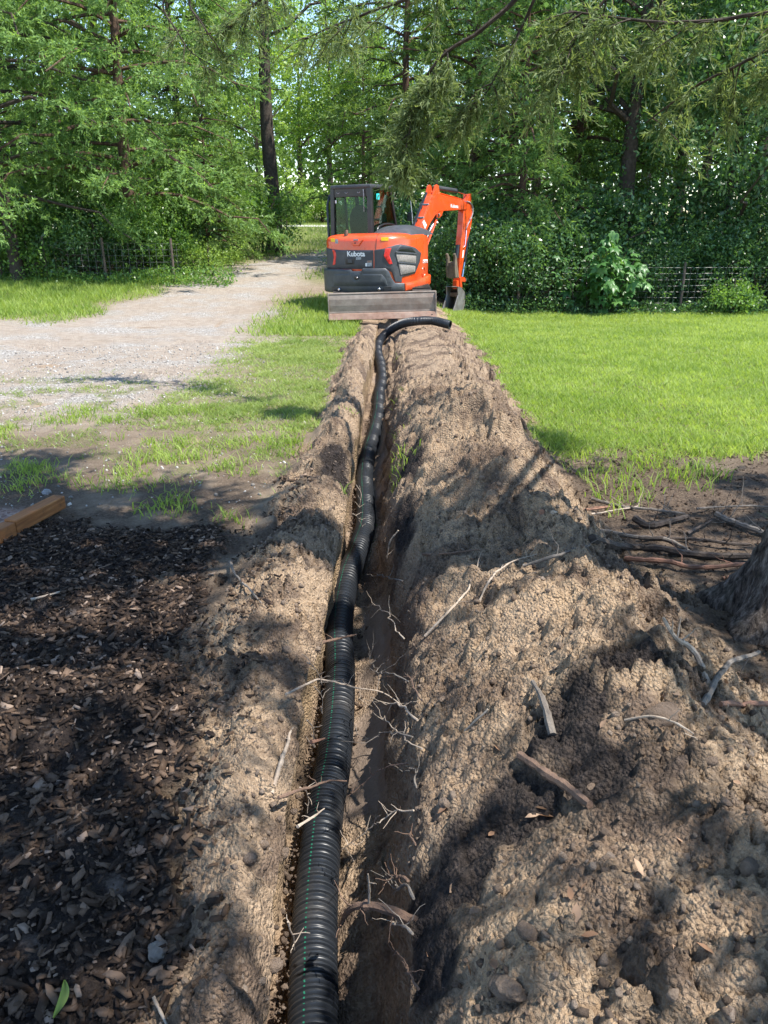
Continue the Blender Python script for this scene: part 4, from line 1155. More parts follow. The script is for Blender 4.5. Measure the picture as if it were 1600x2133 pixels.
# dozer blade
BW = .905
mb = MB()
prf = [(-1.60, .525), (-1.64, .515), (-1.665, .44), (-1.672, .34), (-1.668, .245), (-1.675, .215), (-1.64, .205), (-1.63, .34), (-1.62, .44)]
mb.prism(prf, -BW, BW, lambda p, w: (w, p[0], p[1]))
blade = mb.build('dozer_blade', MX['steel'], EXC, False, .006)
mb = MB()
mb.prism([(-1.672, .214), (-1.70, .208), (-1.745, .115), (-1.725, .108), (-1.66, .20)], -BW, BW, lambda p, w: (w, p[0], p[1]))
mb.build('cutting_edge', MX['rust'], blade, False, .004)
for sx in (-BW, BW):
    mb = MB(); mb.prism([(-1.60, .535), (-1.67, .53), (-1.70, .42), (-1.705, .22), (-1.73, .13), (-1.60, .16)], sx - .008, sx + .008, lambda p, w: (w, p[0], p[1]))
    mb.build('end_plate', MX['steel'], blade)
mb = MB(); mb.tube([(-BW, -1.63, .528), (BW, -1.63, .528)], .017, 8); mb.build('top_rail', MX['steel'], blade, True)
mb = MB(); mb.tube([(BW - .07, -1.728, .16), (BW - .07, -1.70, .165)], .012, 8); mb.build('bolt_hole', MX['black'], blade)
for sx in (-.33, .33):
    mb = MB(); mb.rbox((sx, -1.12, .30), (.10, 1.0, .14), .015); mb.build('blade_arm', MX['black'], blade)
# ---- boom, arm, bucket: laid out in their own upright plane
PHI = math.radians(29)
BF = Vector((math.sin(PHI), math.cos(PHI), 0)); BL = Vector((math.cos(PHI), -math.sin(PHI), 0))
LO = .33
def bp(px, py, lo):
    o, d = local_ray(px, py, False)
    t = (lo - o.dot(BL)) / d.dot(BL); p = o + d * t
    return (p.dot(BF), p.z)
to3 = lambda p, w: BF * p[0] + BL * w + Vector((0, 0, p[1]))
def plate(name, zoom, w0, w1, mat, parent, bevel=.008, face=None):
    face = w1 if face is None else face
    poly = [bp(a, b, face) for a, b in Z6(zoom)]
    mb = MB(); mb.prism(poly, w0, w1, to3); return mb.build(name, mat, parent, False, bevel)
def rod(name, za, zb_, r, w, mat, parent, n=12):
    a = bp(*Z6([za])[0], w); b = bp(*Z6([zb_])[0], w)
    mb = MB(); mb.tube([to3(a, w), to3(b, w)], r, n); return mb.build(name, mat, parent, True)
boom = plate('boom', [(330, 1010), (362, 870), (470, 560), (560, 330), (600, 262), (650, 232), (705, 246), (1040, 335), (1095, 400), (1098, 450), (1075, 472), (900, 486), (740, 494), (670, 508), (620, 560), (548, 672), (478, 812), (430, 905), (385, 1030)], LO - .085, LO + .085, MX['orange'], EXC, .012)
mb = MB()
swing = bp(*Z6([(370, 950)])[0], LO)
mb.rbox(to3((swing[0] - .08, swing[1] - .2), LO), (.24, .3, .5), .03, Matrix.Rotation(-PHI, 3, 'Z')); mb.build('swing_bracket', MX['orange'], EXC)
for w in (LO - .075, LO + .075):
    plate('top_bracket', [(560, 330), (600, 180), (612, 120), (640, 100), (668, 120), (672, 180), (690, 250), (640, 300)], w - .014, w + .014, MX['orange'], boom, .004, LO + .085)
    plate('cylinder_lug', [(640, 530), (735, 492), (715, 560), (680, 596), (640, 590)], w - .012, w + .012, MX['orange'], boom, .004, LO + .085)
rod('cylinder_barrel', (650, 152), (930, 196), .043, LO, MX['charcoal'], boom)
rod('cylinder_rod', (930, 196), (1120, 262), .022, LO, MX['chrome'], boom)
rod('lift_barrel', (430, 1060), (528, 800), .055, LO, MX['black'], boom)
rod('lift_rod', (528, 800), (648, 572), .036, LO, MX['chrome'], boom)
rod('lift_guard', (470, 1060), (634, 630), .022, LO + .10, MX['orange'], boom, 6)
rod('pivot_pin', (655, 556), (668, 556), .035, LO + .09, MX['steel'], boom)
# hoses and steel pipes running up the back of the boom
def hose(pix, w, r, mat, up=.02, parent=None):
    pts = []
    for q in Z6(pix):
        f, h = bp(q[0], q[1], LO + .085); pts.append((f, h))
    P = []
    for k, (f, h) in enumerate(pts): P.append(to3((f, h), w))
    C = catmull([tuple(p) for p in P], .03)
    mb = MB(); mb.tube([Vector(c) for c in C], r, 6); return mb.build('hose', mat, parent or boom, True)
for k, w in enumerate((-.07, -.045)):
    hose([(335, 880), (375, 760), (455, 545), (540, 330), (590, 210)], LO + w, .016, MX['black'], parent=boom)
for w in (-.012, .015, .042, .068):
    hose([(350, 880), (390, 760), (468, 540), (552, 318), (598, 244), (648, 216), (720, 236), (1030, 322)], LO + w, .010, MX['orange'], parent=boom)
for q in ((372, 800), (448, 590), (520, 395)):
    f, h = bp(*Z6([q])[0], LO + .085); mb = MB(); mb.rbox(to3((f - .01, h), LO - .01), (.20, .03, .03), .006, Matrix.Rotation(-PHI, 3, 'Z')); mb.build('pipe_clamp', MX['grey'], boom)
# printing on the boom
def boom_text(name, txt, z0, z1, hh, mat, parent):
    cu = bpy.data.curves.new(name, 'FONT'); cu.body = txt; cu.offset = .02
    ob = bpy.data.objects.new(name, cu); COL.objects.link(ob); dg = bpy.context.evaluated_depsgraph_get(); me0 = ob.evaluated_get(dg).to_mesh()
    vs = [v.co.copy() for v in me0.vertices]; fs = [tuple(p.vertices) for p in me0.polygons]
    ob.evaluated_get(dg).to_mesh_clear(); bpy.data.objects.remove(ob); bpy.data.curves.remove(cu)
    a = bp(*Z6([z0])[0], LO + .087); b = bp(*Z6([z1])[0], LO + .087)
    x0 = min(v.x for v in vs); x1 = max(v.x for v in vs); hm = max(v.y for v in vs)
    mb = MB(); mb.add([to3((a[0] + (b[0] - a[0]) * (v.x - x0) / (x1 - x0), a[1] + (b[1] - a[1]) * (v.x - x0) / (x1 - x0) + v.y / hm * hh), LO + .0875) for v in vs], fs)
    me = bpy.data.meshes.new(name); me.from_pydata([tuple(v) for v in mb.v], [], mb.f); link(name, me, mat, parent)
boom_text('lettering', 'Kubota', (846, 440), (958, 450), .065, MX['white'], boom)
plate('white_patch', [(428, 660), (452, 625), (492, 700), (466, 762)], LO + .0855, LO + .0875, MX['white'], boom, 0)
# arm
arm = plate('arm', [(1108, 300), (1122, 245), (1152, 236), (1150, 330), (1166, 520), (1160, 660), (1134, 790), (1085, 960), (1045, 1180), (1004, 1450), (990, 1490), (966, 1470), (984, 1180), (1000, 980), (1026, 700), (1040, 480), (1070, 400)], LO - .065, LO + .065, MX['orange'], EXC, .01)
rod('cylinder_barrel', (1100, 860), (1052, 1250), .040, LO + .0, MX['black'], arm)
rod('cylinder_rod', (1052, 1250), (1018, 1470), .020, LO, MX['chrome'], arm)
rod('thumb_barrel', (950, 1000), (930, 1190), .045, LO, MX['black'], arm)
rod('thumb_rod', (930, 1190), (915, 1330), .022, LO, MX['chrome'], arm)
for dw in (-.02, .025):
    hose([(1090, 350), (1140, 370), (1180, 440), (1170, 560), (1110, 690), (1075, 780)], LO + dw + .05, .012, MX['grey'], parent=arm)
hose([(1080, 780), (1060, 1000), (1040, 1040)], LO + .08, .012, MX['chrome'], parent=arm)
plate('arm_sticker', [(1025, 1080), (1046, 1070), (1034, 1180), (1014, 1190)], LO + .0655, LO + .067, MX['white'], arm, 0)
# thumb
th = MB()
tp = [bp(a, b, LO) for a, b in Z6([(905, 1480), (880, 1300), (872, 1180), (850, 1120), (835, 1135), (845, 1200), (840, 1330), (850, 1480)])]
for w in (-.085, .085): th.prism(tp, LO + w - .022, LO + w + .022, to3)
tq = [bp(a, b, LO) for a, b in Z6([(900, 1490), (876, 1260), (862, 1240), (848, 1260), (852, 1490)])]
th.prism(tq, LO - .07, LO + .07, to3)
th.build('thumb', MX['muddy'], EXC, False, .008)
# bucket and its links
plate('bucket_link', [(905, 1520), (985, 1530), (990, 1640), (905, 1650)], LO - .05, LO + .05, MX['orange'], EXC, .012, LO)
plate('rocker_link', [(985, 1480), (1010, 1465), (1060, 1480), (1080, 1520), (1060, 1550), (1010, 1540), (1020, 1620), (990, 1630)], LO - .08, LO + .08, MX['orange'], EXC, .01)
bk = [bp(a, b, LO + .13) for a, b in Z6([(945, 1610), (1000, 1625), (1045, 1690), (1058, 1760), (1048, 1880), (1012, 2012), (985, 2012), (868, 2004), (905, 1900), (952, 1740)])]
mb = MB()
for w in (-.13, .13): mb.prism(bk, LO + w - .012, LO + w + .012, to3)
bucket = mb.build('bucket', MX['bucket'], EXC, False, .005)
bs = [bp(a, b, LO + .13) for a, b in Z6([(945, 1610), (1000, 1625), (1045, 1690), (1058, 1760), (1048, 1880), (1014, 2012)])]
inn = [(p[0] - .022, p[1] - .01) for p in bs]
mb = MB(); mb.prism(bs + inn[::-1], LO - .118, LO + .118, to3); mb.build('bucket_shell', MX['bucket'], bucket)
mb = MB(); lip = bp(*Z6([(900, 1735)])[0], LO); mb.rbox(to3((lip[0] + .05, lip[1]), LO), (.26, .06, .09), .01, Matrix.Rotation(-PHI, 3, 'Z')); mb.build('bucket_bar', MX['steel'], bucket)
for k in range(3):
    w = LO - .1 + .1 * k; p0 = bp(*Z6([(1000, 1990)])[0], LO + .13)
    mb = MB(); mb.prism([(p0[0] - .03, p0[1] + .02), (p0[0] + .05, p0[1] + .03), (p0[0] + .02, p0[1] - .10)], w - .02, w + .02, to3); mb.build('tooth', MX['bucket'], bucket)
# ================================================================== TREES
MAT_TRUNK = simple('bark_grey', (.085, .068, .055), (.045, .035, .028), 14, .9, 0, .2, bump=.02, bscale=30)
MAT_TRUNK_RED = simple('bark_cedar', (.12, .075, .052), (.06, .038, .027), 12, .9, 0, .2, bump=.02, bscale=28)
MAT_CEDAR = leaf_mat('cedar_sprays', (.050, .110, .030), (.275, .43, .14), .45, .6, .2)
MAT_CEDAR_DARK = leaf_mat('cedar_sprays_dark', (.045, .095, .026), (.22, .33, .095), .42, .6, .2)
MAT_BROAD = leaf_mat('hardwood_leaves', (.045, .115, .026), (.20, .34, .08), .45, .38, .45)
MAT_BROAD_DARK = leaf_mat('glossy_leaves', (.028, .080, .028), (.14, .26, .095), .42, .30, .55)
MAT_BROAD_LIGHT = leaf_mat('pale_leaves', (.075, .155, .028), (.30, .43, .10), .5, .45, .35)  # leaf colour itself lighter and yellower
MAT_OVER = leaf_mat('overhang_sprays', (.060, .095, .038), (.26, .33, .15), .42, .6, .2)

def unit(a): return a / (np.linalg.norm(a, axis=-1, keepdims=True) + 1e-9)
def leaf_tris(O, D, L_, W_, r):
    """one slim triangle per leaf: base O, direction D"""
    side = unit(np.cross(D, unit(r.normal(size=D.shape))))
    return np.stack([O - side * (W_ / 2)[:, None], O + side * (W_ / 2)[:, None], O + D * L_[:, None]], 1)
def leaf_quads(O, D, L_, W_, r):
    side = unit(np.cross(D, unit(r.normal(size=D.shape) * .8 + np.array([0, 0, 1.0])))) 
    mid = O + D * (L_ * .45)[:, None]
    return np.stack([O, mid + side * (W_ / 2)[:, None], O + D * L_[:, None], mid - side * (W_ / 2)[:, None]], 1)
def sprays(P, A, ln, k, leaf_l, leaf_w, r, spread=.65):
    """P, A: spray origins and axes; k leaves along each"""
    n = len(P)
    t = (np.arange(k)[None, :] + r.random((n, k))) / k
    O = P[:, None, :] + A[:, None, :] * (t * ln[:, None])[..., None]
    D = unit(A[:, None, :] + spread * r.normal(size=(n, k, 3)) + np.array([0, 0, -.12]))
    L_ = leaf_l * r.uniform(.6, 1.3, (n, k)); W_ = leaf_w * r.uniform(.6, 1.3, (n, k))
    T = leaf_tris(O.reshape(-1, 3), D.reshape(-1, 3), L_.ravel(), W_.ravel(), r)
    tint = np.clip(r.random((n, 1)) * .55 + r.random((n, k)) * .45, 0, 1)
    return T, np.repeat(tint.ravel(), 3)
def cedar(seed, H, R, h0, nb, dens=1.0, leaf=1.0, k=11, droop=.35, keep=None, lean=(0, 0)):
    r = np.random.default_rng(seed); TT = []; TI = []; limbs = []
    for i in range(nb):
        u = (i + r.random()) / nb
        h = h0 + (H - h0) * u
        L_ = (R * (1 - u ** 1.5) * r.uniform(.65, 1.12) + .25)
        az = i * 2.399 + r.normal(0, .35); rise = .30 * u + r.normal(.10, .10)
        d = np.array([math.cos(az), math.sin(az), 0.0])
        s = np.linspace(0, 1, 7)
        base = np.array([lean[0] * h, lean[1] * h, h])
        path = base + d * (L_ * s)[:, None] + np.array([0, 0, 1.0]) * (L_ * (rise * s - droop * s ** 2))[:, None]
        path[1:] += r.normal(0, .04 * L_, (6, 3)) * s[1:, None]
        limbs.append((path, .012 + .012 * L_))
        ns = max(4, int(L_ * 7 * dens))
        q = r.uniform(.18, 1, ns)
        sp_ = np.stack([np.interp(q, s, path[:, c]) for c in range(3)], 1)
        sa = az + r.choice([-1, 1], ns) * r.uniform(.5, 1.25, ns)
        sl = (.20 + .42 * L_ * (1.08 - q)) * r.uniform(.5, 1.1, ns)
        sd = unit(np.stack([np.cos(sa), np.sin(sa), r.normal(.05, .25, ns)], 1))
        m_ = max(3, int(6 * dens))
        t = r.random((ns, m_))
        P = sp_[:, None, :] + sd[:, None, :] * (sl[:, None] * t)[..., None] - np.array([0, 0, 1.0]) * (.25 * sl[:, None] * t ** 2)[..., None]
        A = unit(sd[:, None, :] * .8 + r.normal(0, .45, (ns, m_, 3)) + np.array([0, 0, -.30]))
        P = P.reshape(-1, 3); A = A.reshape(-1, 3)
        if keep is not None:
            kk = keep(P); P = P[kk]; A = A[kk]
            if len(P) == 0: continue
        T, ti = sprays(P, A, r.uniform(.16, .36, len(P)) * leaf, k, .095 * leaf, .034 * leaf, r)
        TT.append(T); TI.append(ti)
    T = np.concatenate(TT).reshape(-1, 3)
    return T, np.arange(len(T)).reshape(-1, 3), np.concatenate(TI), limbs
def broad(seed, H, R, h0, ncl, per, leaf, flat=1.0, droop=.2, gap=.42):
    """crown of a leafy tree: clusters round twig ends; gaps where a slow noise is low"""
    r = np.random.default_rng(seed); limbs = []; C = []
    tries = 0
    while len(C) < ncl and tries < ncl * 12:
        tries += 1
        v = unit(r.normal(size=3)); rad = r.random() ** .45
        p = v * rad * np.array([R, R, (H - h0) / 2]) + np.array([0, 0, (H + h0) / 2])
        if vnoise(p[0] * .9 + seed, p[2] * .9 + p[1] * .6, seed) < gap and rad < .95: continue
        C.append(p)
    C = np.array(C)
    nlim = max(6, ncl // 14)
    for c in C[r.choice(len(C), min(nlim, len(C)), False)]:
        hb = max(h0 * .7, c[2] - np.hypot(c[0], c[1]) * r.uniform(.5, .9))
        a = np.array([0, 0, hb]); s = np.linspace(0, 1, 6)[:, None]
        path = a + (c - a) * s; path[1:-1] += r.normal(0, .08, (4, 3)) * np.linalg.norm(c - a) * .5
        limbs.append((path, .02 + .012 * np.linalg.norm(c - a)))
    n = len(C)
    cr = r.uniform(.3, .62, n) * (R / 3.0) ** .3
    O = C[:, None, :] + unit(r.normal(size=(n, per, 3))) * (cr[:, None] * r.random((n, per)) ** .5)[..., None] * np.array([1, 1, .7])
    D = unit(unit(O - C[:, None, :]) * .6 + r.normal(0, .7, (n, per, 3)) + np.array([0, 0, -droop - .2]))
    L_ = leaf * r.uniform(.6, 1.3, (n, per)); W_ = L_ * r.uniform(.4, .62, (n, per))
    Q = leaf_quads(O.reshape(-1, 3), D.reshape(-1, 3), L_.ravel(), W_.ravel(), r)
    tint = np.clip(r.random((n, 1)) * .5 + r.random((n, per)) * .5, 0, 1).ravel()
    V = Q.reshape(-1, 3)
    return V, np.arange(len(V)).reshape(-1, 4), np.repeat(tint, 4), limbs
def trunk_mesh(name, H, r0, limbs, seed, mat, parent, lean=(0, 0), flare=1.5, n=10, wob=.05, limb_n=5):
    r = np.random.default_rng(seed); mb = MB()
    hs = np.r_[-.25, 0, .12, .35, np.linspace(.8, H, 12)]
    pts = []; rad = []
    for h in hs:
        pts.append((lean[0] * h + wob * math.sin(h * .9 + seed), lean[1] * h + wob * math.cos(h * .7 + seed) - wob, h))
        f = 1 + (flare - 1) * math.exp(-max(h, 0) / .22)
        rad.append(max(.015, r0 * (1 - .92 * (max(h, 0) / H) ** .9)) * f)
    mb.tube(pts, rad, n)
    for path, br in limbs: mb.tube([tuple(p) for p in path], [br * (1 - .8 * k / (len(path) - 1)) for k in range(len(path))], limb_n, False)
    return mb.build(name, mat, parent, True)
def plant(name, label, cat, loc, crown, H, r0, leafmat, barkmat, group=None, lean=(0, 0), seed=1, rot=0.0, scale=1.0, flare=1.5):
    o = empty(name, loc); o.rotation_euler = (0, 0, rot); o.scale = (scale,) * 3
    tag(o, label, cat, group)
    V, Fc, t, limbs = crown
    link('crown', np_mesh('crown', V, Fc, False, {'tint': t}), leafmat, o)
    if r0 > 0: trunk_mesh('trunk', H, r0, limbs, seed, barkmat, o, lean, flare)
    return o
ORD = ['first', 'second', 'third', 'fourth', 'fifth', 'sixth', 'seventh', 'eighth', 'ninth', 'tenth', 'eleventh', 'twelfth', 'thirteenth', 'fourteenth', 'fifteenth', 'sixteenth']
def number_off(objs, phrase):
    for k, o in enumerate(sorted(objs, key=lambda o: o.location.x / o.location.y)): o['label'] = phrase % ORD[k]
def copy_tree(o, loc, rot, scale, label, group=None):
    c = o.copy(); COL.objects.link(c); c.location = loc; c.rotation_euler = (0, 0, rot); c.scale = (scale,) * 3; c['label'] = label
    if group: c['group'] = group
    for ch in list(o.children):
        d = ch.copy(); COL.objects.link(d); d.parent = c
    return c
def spot(px, y):
    """ground point under photograph column px at distance y"""
    dz = y * CP + .4; x = (px - 800) / FPX * dz
    return (x, y, gz(x, y) - .05)

# ---- left cedars
c_main = plant('cedar_tree', 'sunlit cedar with reddish trunk at the left, spreading feathery branches', 'tree', spot(290, 20.0), cedar(501, 12.5, 3.5, 1.75, 84, 1.05, 1.0), 12.5, .17, MAT_CEDAR, MAT_TRUNK_RED, seed=2)
c2 = plant('cedar_tree', 'broad pale green cedar at the far left edge', 'tree', spot(40, 18.6), cedar(502, 11, 3.3, 1.9, 74, 1.0, 1.0), 11, .15, MAT_CEDAR, MAT_TRUNK, seed=3)
c3 = plant('cedar_tree', 'small drooping cedar between the left cedar and the drive', 'tree', spot(440, 21.6), cedar(503, 4.6, 1.5, .7, 46, 1.0, .9), 4.6, .06, MAT_CEDAR_DARK, MAT_TRUNK_RED, seed=4)
G_C = 'cedars standing behind the front row'
copy_tree(c_main, spot(150, 25), 1.9, 1.05, 'cedar in the second row between the two big left cedars', G_C)
copy_tree(c2, spot(395, 27.5), 4.1, 1.1, 'cedar behind the sunlit left cedar, left of the tall dark trunk', G_C)
# ---- centre and right cedars
c4 = plant('cedar_tree', 'light green bushy cedar behind the arm of the excavator', 'tree', spot(1075, 20.3), cedar(504, 8.2, 2.7, .7, 74, 1.0, 1.0), 8.2, .13, MAT_CEDAR, MAT_TRUNK_RED, seed=5)
c5 = plant('cedar_tree', 'dark cedar rising directly behind the excavator cab', 'tree', spot(845, 25), cedar(505, 12, 3.2, 1.5, 76, .95, 1.05), 12, .17, MAT_CEDAR_DARK, MAT_TRUNK_RED, seed=6)
copy_tree(c5, spot(975, 23.5), 2.2, .95, 'dark cedar behind the top of the excavator boom', G_C)
copy_tree(c4, spot(1190, 24), 2.6, 1.35, 'tall light green cedar left of the thick dark hardwood trunk', G_C)
copy_tree(c5, spot(760, 60), 4.0, 1.1, 'distant cedar rising above the left side of the cab', G_C)
# ---- hardwoods
t1 = plant('hardwood_tree', 'tall hardwood with a straight dark trunk left of the excavator', 'tree', spot(572, 27), broad(511, 17, 4.2, 6.0, 270, 52, .15), 16, .27, MAT_BROAD, MAT_TRUNK, seed=7)
t2 = plant('hardwood_tree', 'hardwood with a thick dark trunk above the big leaved shrub', 'tree', spot(1290, 20.6), broad(512, 13, 4.4, 2.9, 400, 52, .13), 12, .25, MAT_BROAD_DARK, MAT_TRUNK, seed=8)
t3 = plant('hardwood_tree', 'dark glossy leaved tree hanging low over the wire fence at the right', 'tree', spot(1500, 20.2), broad(513, 9, 3.1, 1.1, 380, 52, .12, gap=.36), 8, .13, MAT_BROAD_DARK, MAT_TRUNK, seed=9)
G_F = 'far row of leafy trees'; LF = 'leafy tree in the far row beyond the drive'
t4 = plant('hardwood_tree', LF, 'tree', spot(250, 33), broad(514, 15, 4.6, 2.5, 300, 46, .20), 14, .24, MAT_BROAD_LIGHT, MAT_TRUNK, G_F, seed=10)
copy_tree(t3, spot(1640, 20.5), 1.7, 1.15, 'dark glossy leaved tree at the far right edge')
G_R = 'dark trees deep behind the right fence'; LR = 'dark leafy tree deep behind the right fence'
for k, (px, y, sc) in enumerate(((1390, 25, 1.0), (1180, 28, 1.05), (1560, 27, 1.1), (1060, 31, 1.0))):
    copy_tree(t2, spot(px, y), 1.3 + 1.7 * k, sc, ('dark leafy tree right of the thick hardwood trunk, deep in the wood', 'dark leafy tree left of the thick hardwood trunk, deep in the wood', 'rightmost dark leafy tree deep behind the wire fence', 'dark leafy tree deep behind the light green bushy cedar')[k], G_R)
far = [t4]
for k, (px, y, sc) in enumerate(((60, 34, 1.0), (430, 40, 1.1), (905, 58, 1.1), (1110, 40, 1.15), (1330, 36, 1.1), (1560, 38, 1.2), (-60, 29, 1.0), (690, 64, 1.15), (545, 62, 1.0), (770, 66, 1.1), (630, 70, 1.2), (1450, 33, 1.0))):
    far.append(copy_tree(t4, spot(px, y), 2.1 * k + .4, sc, LF, G_F))
number_off(far, 'leafy tree of the far row beyond the drive, %s from the left')
sap = plant('sapling', 'thin young tree standing alone in the field left of the cab', 'tree', spot(601, 33), broad(515, 3.2, .8, 1.2, 26, 26, .12), 3.0, .03, MAT_BROAD_LIGHT, MAT_TRUNK, seed=11)

# ---- undergrowth
def bush(seed, H, R, ncl, per, leaf): return broad(seed, H, R, .05, ncl, per, leaf, gap=.25)
b_a = bush(521, 1.9, 1.1, 120, 40, .095); b_b = bush(522, 1.5, 1.2, 110, 40, .085); b_c = bush(523, 2.6, 1.2, 130, 40, .10)
G_L = 'shrubs behind the left fence'; LL = 'shrub in the thicket behind the left fence'
G_U = 'shrubs behind the right fence'; LU = 'dark shrub in the thicket behind the right fence'
sh = [plant('shrub', LL, 'shrub', spot(60, 19.0), b_a, 1.6, .03, MAT_BROAD, MAT_TRUNK, G_L, seed=12),
      plant('shrub', LL, 'shrub', spot(200, 19.2), b_b, 1.3, .03, MAT_BROAD_DARK, MAT_TRUNK, G_L, seed=13),
      plant('shrub', LL, 'shrub', spot(370, 20.4), b_c, 2.2, .04, MAT_BROAD, MAT_TRUNK, G_L, seed=14)]
lsh = list(sh)
for k, (px, y, sc) in enumerate(((-40, 19.3, 1.1), (130, 20.1, 1.25), (275, 19.5, .8), (330, 20.3, .9), (0, 21, 1.5), (200, 22, 1.6), (95, 22.5, 1.5), (400, 21.6, 1.0), (455, 24.6, 1.25), (548, 26.0, 1.15), (420, 22.8, .8), (400, 24, 1.3))):
    lsh.append(copy_tree(sh[k % 3], spot(px, y), 1.9 * k, sc, LL, G_L))
number_off(lsh, 'shrub in the thicket behind the left fence, %s from the left')
s2 = plant('shrub', LU, 'shrub', spot(1010, 18.6), bush(524, 2.0, 1.3, 150, 42, .085), 1.7, .03, MAT_BROAD_DARK, MAT_TRUNK, G_U, seed=15)
rsh = [s2]
for k, (px, y, sc) in enumerate(((930, 18.9, .9), (1085, 18.4, 1.0), (1150, 18.9, 1.1), (1360, 18.6, .75), (1430, 19.2, 1.0), (1510, 18.8, .9), (1600, 18.9, 1.2), (1660, 18.5, 1.1), (1240, 19.8, 1.4), (870, 20.5, 1.2), (1350, 20.5, 1.5), (1540, 20.8, 1.6), (1040, 20, 1.3), (800, 21.5, 1.2))):
    rsh.append(copy_tree(s2, spot(px, y), 2.3 * k, sc, LU, G_U))
number_off(rsh, 'dark shrub in the thicket behind the right fence, %s from the left')
plant('shrub', 'small pale shrub in front of the wire fence at the right', 'shrub', spot(1535, 17.45), bush(525, .75, .62, 70, 36, .075), .6, .012, MAT_BROAD, MAT_TRUNK, seed=16)
plant('shrub', 'low weedy bush at the bend of the drive left of the excavator', 'shrub', spot(440, 19.6), bush(526, .9, .9, 70, 36, .06), .7, .012, MAT_BROAD_LIGHT, MAT_TRUNK, seed=17)
hed = plant('shrub', 'yellow green bush line across the field beyond the road', 'shrub', spot(620, 53), bush(527, 2.2, 2.4, 120, 36, .16), 1.5, .03, MAT_BROAD_LIGHT, MAT_TRUNK, 'bushes beyond the field road', seed=18)
hds = [hed]
for k, (px, sc) in enumerate(((560, 1.0), (675, 1.1), (730, 1.0), (500, 1.1), (800, 1.2))):
    hds.append(copy_tree(hed, spot(px, 53 + k * .6), 2 * k, sc, 'yellow green bush', 'bushes beyond the field road'))
number_off(hds, 'yellow green bush across the field beyond the road, %s from the left')
# low growth along the fences
def weeds(name, label, n, x0, x1, yf, seed, hmax, leaf, mat):
    r = np.random.default_rng(seed)
    x = r.uniform(x0, x1, n); y = yf(x) + r.normal(0, .28, n); z = ground_z(x, y) + hmax * r.random(n) ** 1.6 * (.4 + .6 * vnoise(x * 1.4, y * 0, seed))
    O = np.stack([x, y, z], 1); D = unit(r.normal(0, .8, (n, 3)) + np.array([0, 0, .2]))
    L_ = leaf * r.uniform(.5, 1.3, n)
    Q = leaf_quads(O, D, L_, L_ * .5, r); V = Q.reshape(-1, 3)
    tag(link(name, np_mesh(name, V, np.arange(len(V)).reshape(-1, 4), False, {'tint': np.repeat(r.random(n), 4)}), mat), label, 'weeds', kind='stuff')
weeds('fence_weeds', 'low weeds growing along the foot of the right wire fence', 9000, 1.7, 10, lambda x: 17.75 + 0 * x, 531, .5, .07, MAT_BROAD_DARK)
weeds('verge_weeds', 'leafy weeds along the foot of the left fence', 9000, -11.5, -3.4, lambda x: 18.4 - .10 * (x + 6), 532, .45, .07, MAT_BROAD)
weeds('drive_weeds', 'sunlit weeds along the left edge of the bending drive', 4500, -5.6, -4.2, lambda x: 18.6 + (x + 5.6) * 4.2, 533, .4, .06, MAT_BROAD_LIGHT)

# ---- big-leaved shrub: every leaf its own piece
sb = empty('broad_leaved_shrub', spot(1245, 17.75)); tag(sb, 'tall shrub with large lobed green leaves in front of the right fence', 'shrub')
def palm_leaf():
    V = [(0, 0, 0)]; Fc = []
    lobes = [(-1.45, .55), (-.78, .85), (0, 1.0), (.78, .85), (1.45, .55)]
    for a, l in lobes:
        s, c = math.sin(a), math.cos(a); n = len(V); w = .17 * l + .05
        V += [(s * .32 * l - c * w, c * .32 * l + s * w, .02), (s * .6 * l - c * w * .8, c * .6 * l + s * w * .8, .0), (s * l, c * l, -.16 * l), (s * .6 * l + c * w * .8, c * .6 * l - s * w * .8, .0), (s * .32 * l + c * w, c * .32 * l - s * w, .02), (s * .55 * l, c * .55 * l, .07)]
        Fc += [(0, n, n + 5), (n, n + 1, n + 5), (n + 1, n + 2, n + 5), (n + 2, n + 3, n + 5), (n + 3, n + 4, n + 5), (n + 4, 0, n + 5)]
    return np.array(V), np.array(Fc)
lv, lf_ = palm_leaf()
MAT_BIG = leaf_mat('big_leaves', (.05, .145, .038), (.13, .27, .075), .42, .38, .4)
lmeshes = [np_mesh('leaf', lv, lf_, False, {'tint': np.full(len(lv), tt)}) for tt in (.1, .35, .6, .85, 1.0)]
for me in lmeshes: me.materials.append(MAT_BIG)
rb = np.random.default_rng(77)
mb = MB()
for k in range(26):
    a = rb.uniform(0, 2 * math.pi); R_ = rb.uniform(.2, 1.25); hh = (1.75 - .45 * R_ ** 2) * rb.uniform(.75, 1.05)
    tip = np.array([R_ * math.cos(a), R_ * .55 * math.sin(a), hh])
    if k < 12: tip[1] = -abs(tip[1]) - .15
    bx_ = tip[0] * .45; by_ = tip[1] * .4
    path = [np.array([bx_, by_, 0]) * (1 - s) + tip * s + np.array([0, 0, .12 * math.sin(math.pi * s)]) for s in np.linspace(0, 1, 6)]
    mb.tube([tuple(p) for p in path], [.014, .013, .011, .009, .007, .004], 5)
    for j in range(10):
        s = rb.uniform(.25, 1.0); p = np.array([bx_, by_, 0]) * (1 - s) + tip * s
        p = p + rb.normal(0, .12, 3) * np.array([1, 1, .8])
        o = link('leaf', lmeshes[rb.integers(5)], None, sb)
        o.location = p; o.scale = (rb.uniform(.16, .27),) * 3
        o.rotation_euler = (rb.normal(-.55, .35), rb.normal(0, .35), rb.uniform(0, 2 * math.pi) if rb.random() < .4 else rb.normal(math.pi, .8))
mb.build('stems', MAT_TRUNK, sb, True)

